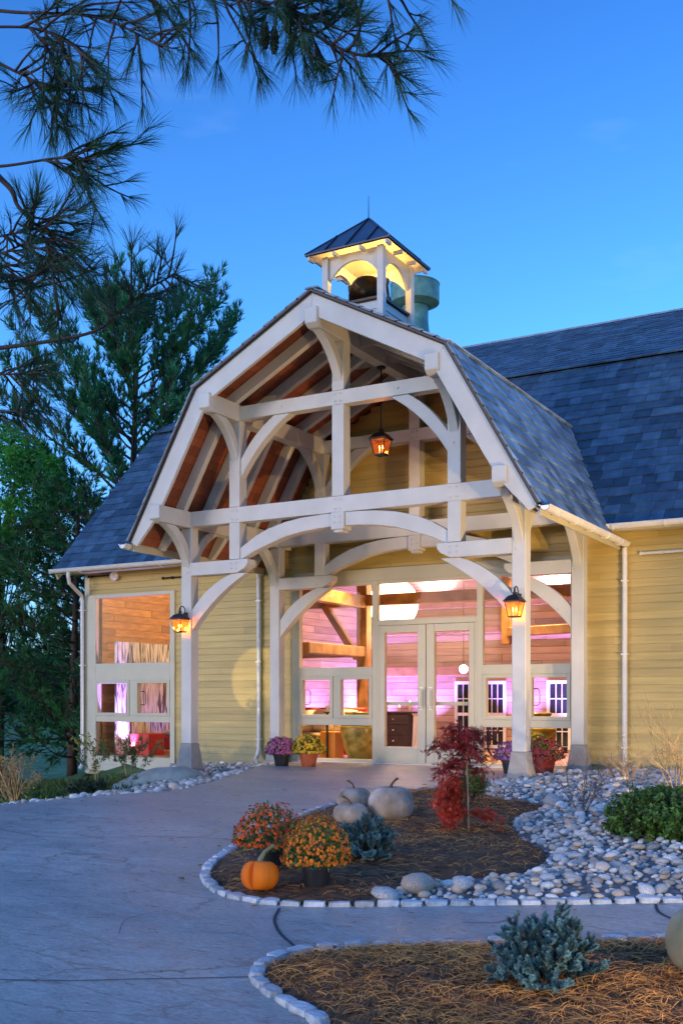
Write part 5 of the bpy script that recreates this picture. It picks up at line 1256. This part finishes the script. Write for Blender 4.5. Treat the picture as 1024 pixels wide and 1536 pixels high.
# near white pine: trunk off to the left, long limbs reaching over the path
near=empty('white_pine',(-3.9,-10.6,gz(-10.6)),'long-needled white pine whose branches overhang the path at the top and left','tree')
NB=V((-3.9,-10.6,gz(-10.6)))
r=random.Random(33); bk=MB(); nd=MB()
bk.tube([(0,0,-.1),(.05,0,2),(.0,.05,5),(.08,0,8),(.1,.1,11)],[.26,.22,.19,.15,.09],12)
def limb(pts,rad0,rad1,start,ntw,tl,seed,side=(0,0,0),nn=20,L_=.125,hang=.12):
    r=random.Random(seed); Q=crom([V(p)-NB for p in pts]); n=len(Q)
    bk.tube(Q,[rad1+(rad0-rad1)*(1-i/(n-1))**2.6 for i in range(n)],7)
    def tuft(p,d,k=1): needles(nd,p,d,int(nn*k),L_*r.uniform(.85,1.1),0.0019,r.uniform(.4,.8),r,.15,r.uniform(.2,.8))
    tuft(Q[-1],(Q[-1]-Q[-3]).normalized())
    ntw=int(ntw*.95); start-=.05
    for i in range(ntw):
        k=start+(1-start)*((i+r.random())/ntw); f=k*(n-1.001); b_=Q[int(f)].lerp(Q[int(f)+1],f%1); t_=(Q[int(f)+1]-Q[int(f)]).normalized()
        s=rvec(r); s=(s-t_*s.dot(t_)).normalized(); s=V((s.x,s.y*.8,s.z*.8-hang)); d=(t_*r.uniform(.3,.9)+s*r.uniform(.6,1.1)+V(side)).normalized(); ln=tl*r.uniform(.5,1.5)*(1.1-.35*k)
        P=[b_]; 
        for j in range(5): P.append(P[-1]+d*ln/5); d=(d+rvec(r)*.16+V((0,0,.02-hang*.25))).normalized()
        bk.tube(P,[.006,.005,.0045,.004,.003,.0025],5); tuft(P[-1],d,1.15)
        for j in range(1,5):
            if r.random()<.5:
                dd=(d+rvec(r)*.9).normalized(); l2=ln*r.uniform(.15,.4); e=P[j]+dd*l2; bk.tube([P[j],(P[j]+e)/2+rvec(r)*.006,e],[.0035,.003,.002],4); tuft(e,dd,.9)
limb([(-3.9,-10.6,6.2),(-1.0,-10.6,5.6),(2.0,-10.45,4.75),(3.98,-10.2,4.25),(4.72,-10.02,4.0),(5.12,-9.92,3.86),(5.34,-9.89,3.70),(5.46,-9.88,3.61),(5.57,-9.87,3.52),(5.74,-9.84,3.40),(5.88,-9.81,3.36)],.05,.005,.74,24,.21,1,(0,0,-.1))
limb([(-3.9,-10.6,6.6),(0,-10.5,5.6),(3.2,-10.2,4.6),(4.75,-10.0,4.02),(5.25,-9.93,3.82),(5.52,-9.9,3.72),(5.78,-9.86,3.62),(5.97,-9.82,3.54)],.045,.004,.70,16,.24,2,(0,0,-.12))
limb([(-3.9,-10.6,5.2),(0,-10.5,4.75),(2.8,-10.4,4.3),(3.94,-10.23,3.86),(4.38,-10.21,3.57),(4.55,-10.19,3.46),(4.66,-10.19,3.36)],.045,.004,.76,22,.26,3,(0,0,.05))
limb([(-3.9,-10.6,5.5),(.5,-10.5,5.0),(3.2,-10.3,4.3),(4.2,-10.15,3.88),(4.75,-10.1,3.70),(5.05,-10.05,3.52)],.04,.004,.72,20,.26,13,(0,0,-.05))
limb([(-3.9,-10.6,4.6),(0,-10.5,4.5),(2.75,-10.45,4.03),(3.9,-10.14,3.48),(4.31,-10.13,3.16),(4.36,-10.1,3.06),(4.47,-10.1,2.95),(4.52,-10.1,2.86),(4.56,-10.1,2.70)],.045,.005,.72,20,.27,4,(-.1,0,.05))
limb([(-3.9,-10.6,3.6),(-.5,-10.5,3.6),(2.6,-10.31,3.50),(3.82,-10.07,3.12),(4.22,-10.07,2.84),(4.40,-10.06,2.74)],.04,.004,.78,20,.27,5)
limb([(-3.9,-10.4,2.6),(-1,-10.3,2.6),(2.34,-10.22,2.66),(3.49,-9.8,2.70),(3.84,-9.71,2.69),(4.25,-9.59,2.72),(4.40,-9.56,2.79),(4.54,-9.54,2.87),(4.68,-9.51,2.93)],.042,.004,.76,22,.22,6,(-.15,0,-.05))
limb([(-3.9,-10.5,3.2),(0,-10.4,3.2),(2.9,-10.2,3.05),(3.75,-10.0,2.95),(4.1,-9.95,2.98),(4.25,-9.92,3.02)],.035,.004,.78,18,.25,7)
limb([(-3.9,-10.5,2.2),(0,-10.3,2.35),(2.9,-10.0,2.42),(3.7,-9.75,2.40),(4.05,-9.7,2.38)],.035,.004,.80,12,.2,8)
limb([(-3.9,-10.6,5.8),(0,-10.6,5.0),(3.0,-10.6,4.05),(4.1,-10.5,3.72),(4.44,-10.4,3.60),(4.66,-10.28,3.58),(4.82,-10.2,3.48)],.035,.004,.82,18,.27,21,(0,0,-.05))
limb([(-3.9,-10.6,4.2),(0,-10.5,4.0),(3.0,-10.4,3.5),(4.1,-10.25,3.22),(4.38,-10.21,3.17),(4.58,-10.1,3.20),(4.66,-10.05,3.19)],.035,.004,.82,18,.26,22)
limb([(-3.9,-10.6,3.9),(0,-10.5,3.7),(3.0,-10.3,3.2),(4.08,-10.15,2.97),(4.3,-10.12,2.95),(4.5,-10.08,2.96)],.035,.004,.84,16,.24,23)
limb([(-3.9,-10.5,2.9),(0,-10.3,2.8),(2.9,-9.95,2.6),(3.8,-9.82,2.54),(4.03,-9.72,2.54)],.035,.004,.86,14,.24,24)
limb([(-3.9,-10.6,6.0),(2.0,-10.4,4.7),(3.98,-10.15,4.10),(4.75,-10.0,3.86),(5.1,-9.92,3.77),(5.4,-9.88,3.67),(5.55,-9.87,3.58)],.035,.004,.58,40,.24,31,(0,0,-.3),22,.125,.3)
bk.build('trunk',M['pinebark'],near,smooth=True); nd.build('needles',M['needle'],near)
# pine cones hanging from the top limb
M['cone']=mat('pine_cone',(.06,.035,.02),.8,.4,30,bump=.6)
for dx,dz in((5.40,-.13),(5.44,-.16),(5.50,-.10)):
    mb=MB(); n_=10
    for k in range(9):
        z=-k*.014
        for q in range(6): a=q*1.047+k*.5; rr_=.018*math.sin(math.pi*(k+.8)/10); mb.ball((rr_*math.cos(a),rr_*math.sin(a),z),.011,6,sc=(1,1,.6))
    mb.tube([(0,0,.06),(0,0,-.11)],.004,4)
    o=mb.build('cone',M['cone'],near,loc=V((dx,-9.88,3.72+dz))-NB); o.scale=(.7,.7,.8)
def farpine(name,x,y,z,label,H_,wid,nl,seed,mt,lean=(0,0),low=.15,up=.55,tn=11,tl=.20,wd=.014,dens=1.0,prof_=None):
    r=random.Random(seed); u=empty(name,(x,y,z),label,'pine tree'); bk=MB(); nd=MB()
    trunk=[V((lean[0]*t_,lean[1]*t_,H_*t_)) for t_ in [i/10 for i in range(11)]]
    bk.tube(trunk,[.24*(1-.92*i/10)*H_/14+.01 for i in range(11)],8)
    for i in range(nl):
        k=low+(1-low)*((i+r.random())/nl); k=min(k,.985); f=k*10; b_=trunk[int(f)].lerp(trunk[min(10,int(f)+1)],f%1); a=i*2.4+r.uniform(-.4,.4)
        pf=prof_(k) if prof_ else (1-k)**.72
        ln=wid*pf*r.uniform(.6,1.12)+.35; el=(k-low)*up+r.uniform(-.12,.22); d=V((math.cos(a)*math.cos(el),math.sin(a)*math.cos(el),math.sin(el)))
        P=[b_]
        for j in range(6): P.append(P[-1]+d*ln/6); d=(d+V((0,0,.05+.06*up))+rvec(r)*.06).normalized()
        bk.tube(P,[max(.008,.010*ln*(1-j/7)) for j in range(7)],4)
        m_=int((5+ln*6.5)*dens)
        for q in range(m_):
            t_=r.uniform(.22,1)*5.999; c=P[int(t_)].lerp(P[int(t_)+1],t_%1); td=(P[int(t_)+1]-P[int(t_)]).normalized(); s=rvec(r); s=(s-td*s.dot(td)).normalized(); dd=(td*r.uniform(.35,1)+s*.75+V((0,0,up*.75))).normalized(); sl=r.uniform(.20,.65)*(.5+.5*min(1,ln/2)); e=c+dd*sl
            bk.tube([c,e],[.010,.005],3,cap=False); tone=r.uniform(.1,.9)
            e2=(dd+V((0,0,up))).normalized()
            needles(nd,e,e2,tn,tl,wd,.75,r,.05,tone); needles(nd,c.lerp(e,.6),dd,tn-3,tl,wd,.85,r,.05,tone)
            if r.random()<.5: needles(nd,c.lerp(e,.25)+rvec(r)*.1,dd,tn-3,tl,wd,.9,r,.05,tone)
    # upright leading shoots
    for q in range(7):
        c=trunk[10]+V((r.uniform(-.5,.5),r.uniform(-.5,.5),r.uniform(-1.1,-.2))) if q else trunk[10]; e=c+V((r.uniform(-.08,.08),r.uniform(-.08,.08),r.uniform(.3,.6))); bk.tube([c,e],[.014,.006],4); needles(nd,e,V((0,0,1)),9,tl*.6,wd,.5,r,0); needles(nd,c,V((0,0,1)),12,tl,wd,.8,r,0)
    bk.build('trunk',M['pinebark'],u,smooth=True); nd.build('needles',mt,u)
    return u
def g0(x,y): return terr(x,y)-.1
farpine('pine_tree',-13.3,10.6,g0(-13.3,10.6),'large dark blue-green pine rising behind the left end of the barn roof',12.1-g0(-13.3,10.6),5.2,115,4,M['needlefar'],(.6,0),.10,.85,12,.26,.022,1.3,lambda k:(.55+.75*(1-k)**.8)*min(1,(1-k)*5+.12) if k>.35 else .95)
farpine('pine_tree',-9.3,12.5,g0(-9.3,12.5),'smaller pine whose upright tips show above the porch roof slope',10.2-g0(-9.3,12.5),3.6,76,5,M['needlefar'],(.2,0),.25,.9,12,.24,.020,1.3)
farpine('pine_tree',-10.25,5.38,g0(-10.25,5.38),'dark low-branched pine beside the barn corner, its trunk bare near the ground',6.0-g0(-10.25,5.38),2.9,70,6,M['needlelow'],(.1,.1),.05,.12,11,.19,.016,1.3,lambda k:(1-k)**.5*.95+.15)
farpine('pine_tree',-15.0,3.6,g0(-15.0,3.6),'dark pine at the far left whose lowest branches sweep over the field',6.0-g0(-13.5,2.2),2.8,48,16,M['needlelow'],(.1,.1),.12,.1,11,.2,.017,1.0,lambda k:(1-k)**.5*.95+.15)
def decid(name,x,y,z,label,H_,rx,rz_,n,seed,mt,ll,clumps):
    r=random.Random(seed); u=empty(name,(x,y,z),label,'tree'); bk=MB(); lf=MB(); c=V((0,0,H_-rz_))
    bk.tube([(0,0,0),(.1,0,H_*.3),(0,.1,H_*.6),(0,0,H_*.85)],[.11,.09,.06,.02],8)
    for i in range(clumps):
        d=rvec(r); k=r.uniform(.35,1)**.6; p=c+V((d.x*rx*k,d.y*rx*k,d.z*rz_*k)); cr_=r.uniform(.35,.75)*rx*.36; tone=r.random()
        b0=V((0,0,H_*r.uniform(.25,.7))); bk.tube([b0,(b0+p)/2+rvec(r)*.2,p],[.03,.018,.008],4)
        for q in range(n//clumps):
            e=rvec(r); pp=p+e*cr_*r.random()**.4; leaf(lf,pp,(e+rvec(r)).normalized(),(V((0,0,1))+rvec(r)).normalized(),ll*r.uniform(.6,1.2),ll*.55,0,max(0,min(1,.55*tone+.45*r.random())))
    bk.build('trunk',M['pinebark'],u,smooth=True); lf.build('crown',mt,u)
decid('leafy_tree',-13.0,5.7,g0(-13.0,5.7),'bright green broad-leaved tree at the far left, beside the dark pine',7.8-g0(-13.0,5.7),1.75,2.0,11000,3,M['oakleaf'],.12,46)
# far tree line on the hill
r=random.Random(77)
M['far']=mat('far_wood_leaf',(.035,.07,.04),.8,.4,.05,rnd=.45)
mb=MB()
for i in range(420):
    a=R(29.8)+math.pi/2+r.uniform(-.1,.55); dist=r.uniform(110,230); x=CAM.x+math.cos(a)*dist; y=CAM.y+math.sin(a)*dist; h=r.uniform(3.5,6.5); z=terr(x,y)
    for q in range(40):
        e=rvec(r); p=V((x,y,z+h*.55))+V((e.x*h*.5,e.y*h*.5,e.z*h*.5))*r.uniform(.6,1); leaf(mb,p,rvec(r),e,h*.34,h*.3,0,r.random())
tag(mb.build('distant_woods',M['far'],None),'hazy wooded hill far away at the left horizon','woods',None,'stuff')
# ---------------------------------------------------------------- landscape flood lamps walls, bed
def flood(x,y,tgt,e,label,spot=80,c=(1,.66,.30),h=.25):
    z=gz(y)+.02; u=empty('added_landscape_lamp',(x,y,z),label,'landscape lamp','added landscape lamps lighting porch, walls and bed')
    d=(V(tgt)-V((x,y,z+h))).normalized()
    mb=MB(); mb.tube([(0,0,-.05),(0,0,h-.02)],.012,6); mb.build('spike',M['dark'],u)
    mb=MB(); mb.lathe([(.03,-.08),(.06,-.05),(.075,.05),(.07,.05),(.05,.0),(.001,-.01)],16); o=mb.build('head',M['bronze'],u); o.location=(0,0,h); o.rotation_euler=d.to_track_quat('Z','Y').to_euler()
    lamp('flood_bulb','SPOT',tuple(V((0,0,h))+d*.06),e,c,u,.05 if spot>20 else .02,spot,.5 if spot>20 else .15,tuple(V((0,0,h))+d))
flood(8.8,-3.6,(0,1.2,3.8),560,'assumed black landscape lamp among the stones, aimed at the porch gable',50)
flood(-3.6,-5.2,(-2.5,2.0,2.2),30,'assumed black landscape lamp by the dry bush, aimed at the left wall',80)
flood(8.4,-8.9,(3.4,-5.6,.1),70,'low black landscape lamp added at the near path to brighten the planted bed',80,(1,.78,.52),.55)  # unseen lamp added as fill for the dim foreground bed
flood(-3.0,-6.4,(-3.35,2.95,1.42),480,'assumed narrow-beam black landscape lamp making the round pool of light on the left clapboards',7.5,(1,.80,.35))
flood(9.5,-3.0,(6.0,2.9,2.0),480,'black landscape lamp in the bed, added to brighten the right clapboard wall',90)  # lamp added to lift the light on the right wall
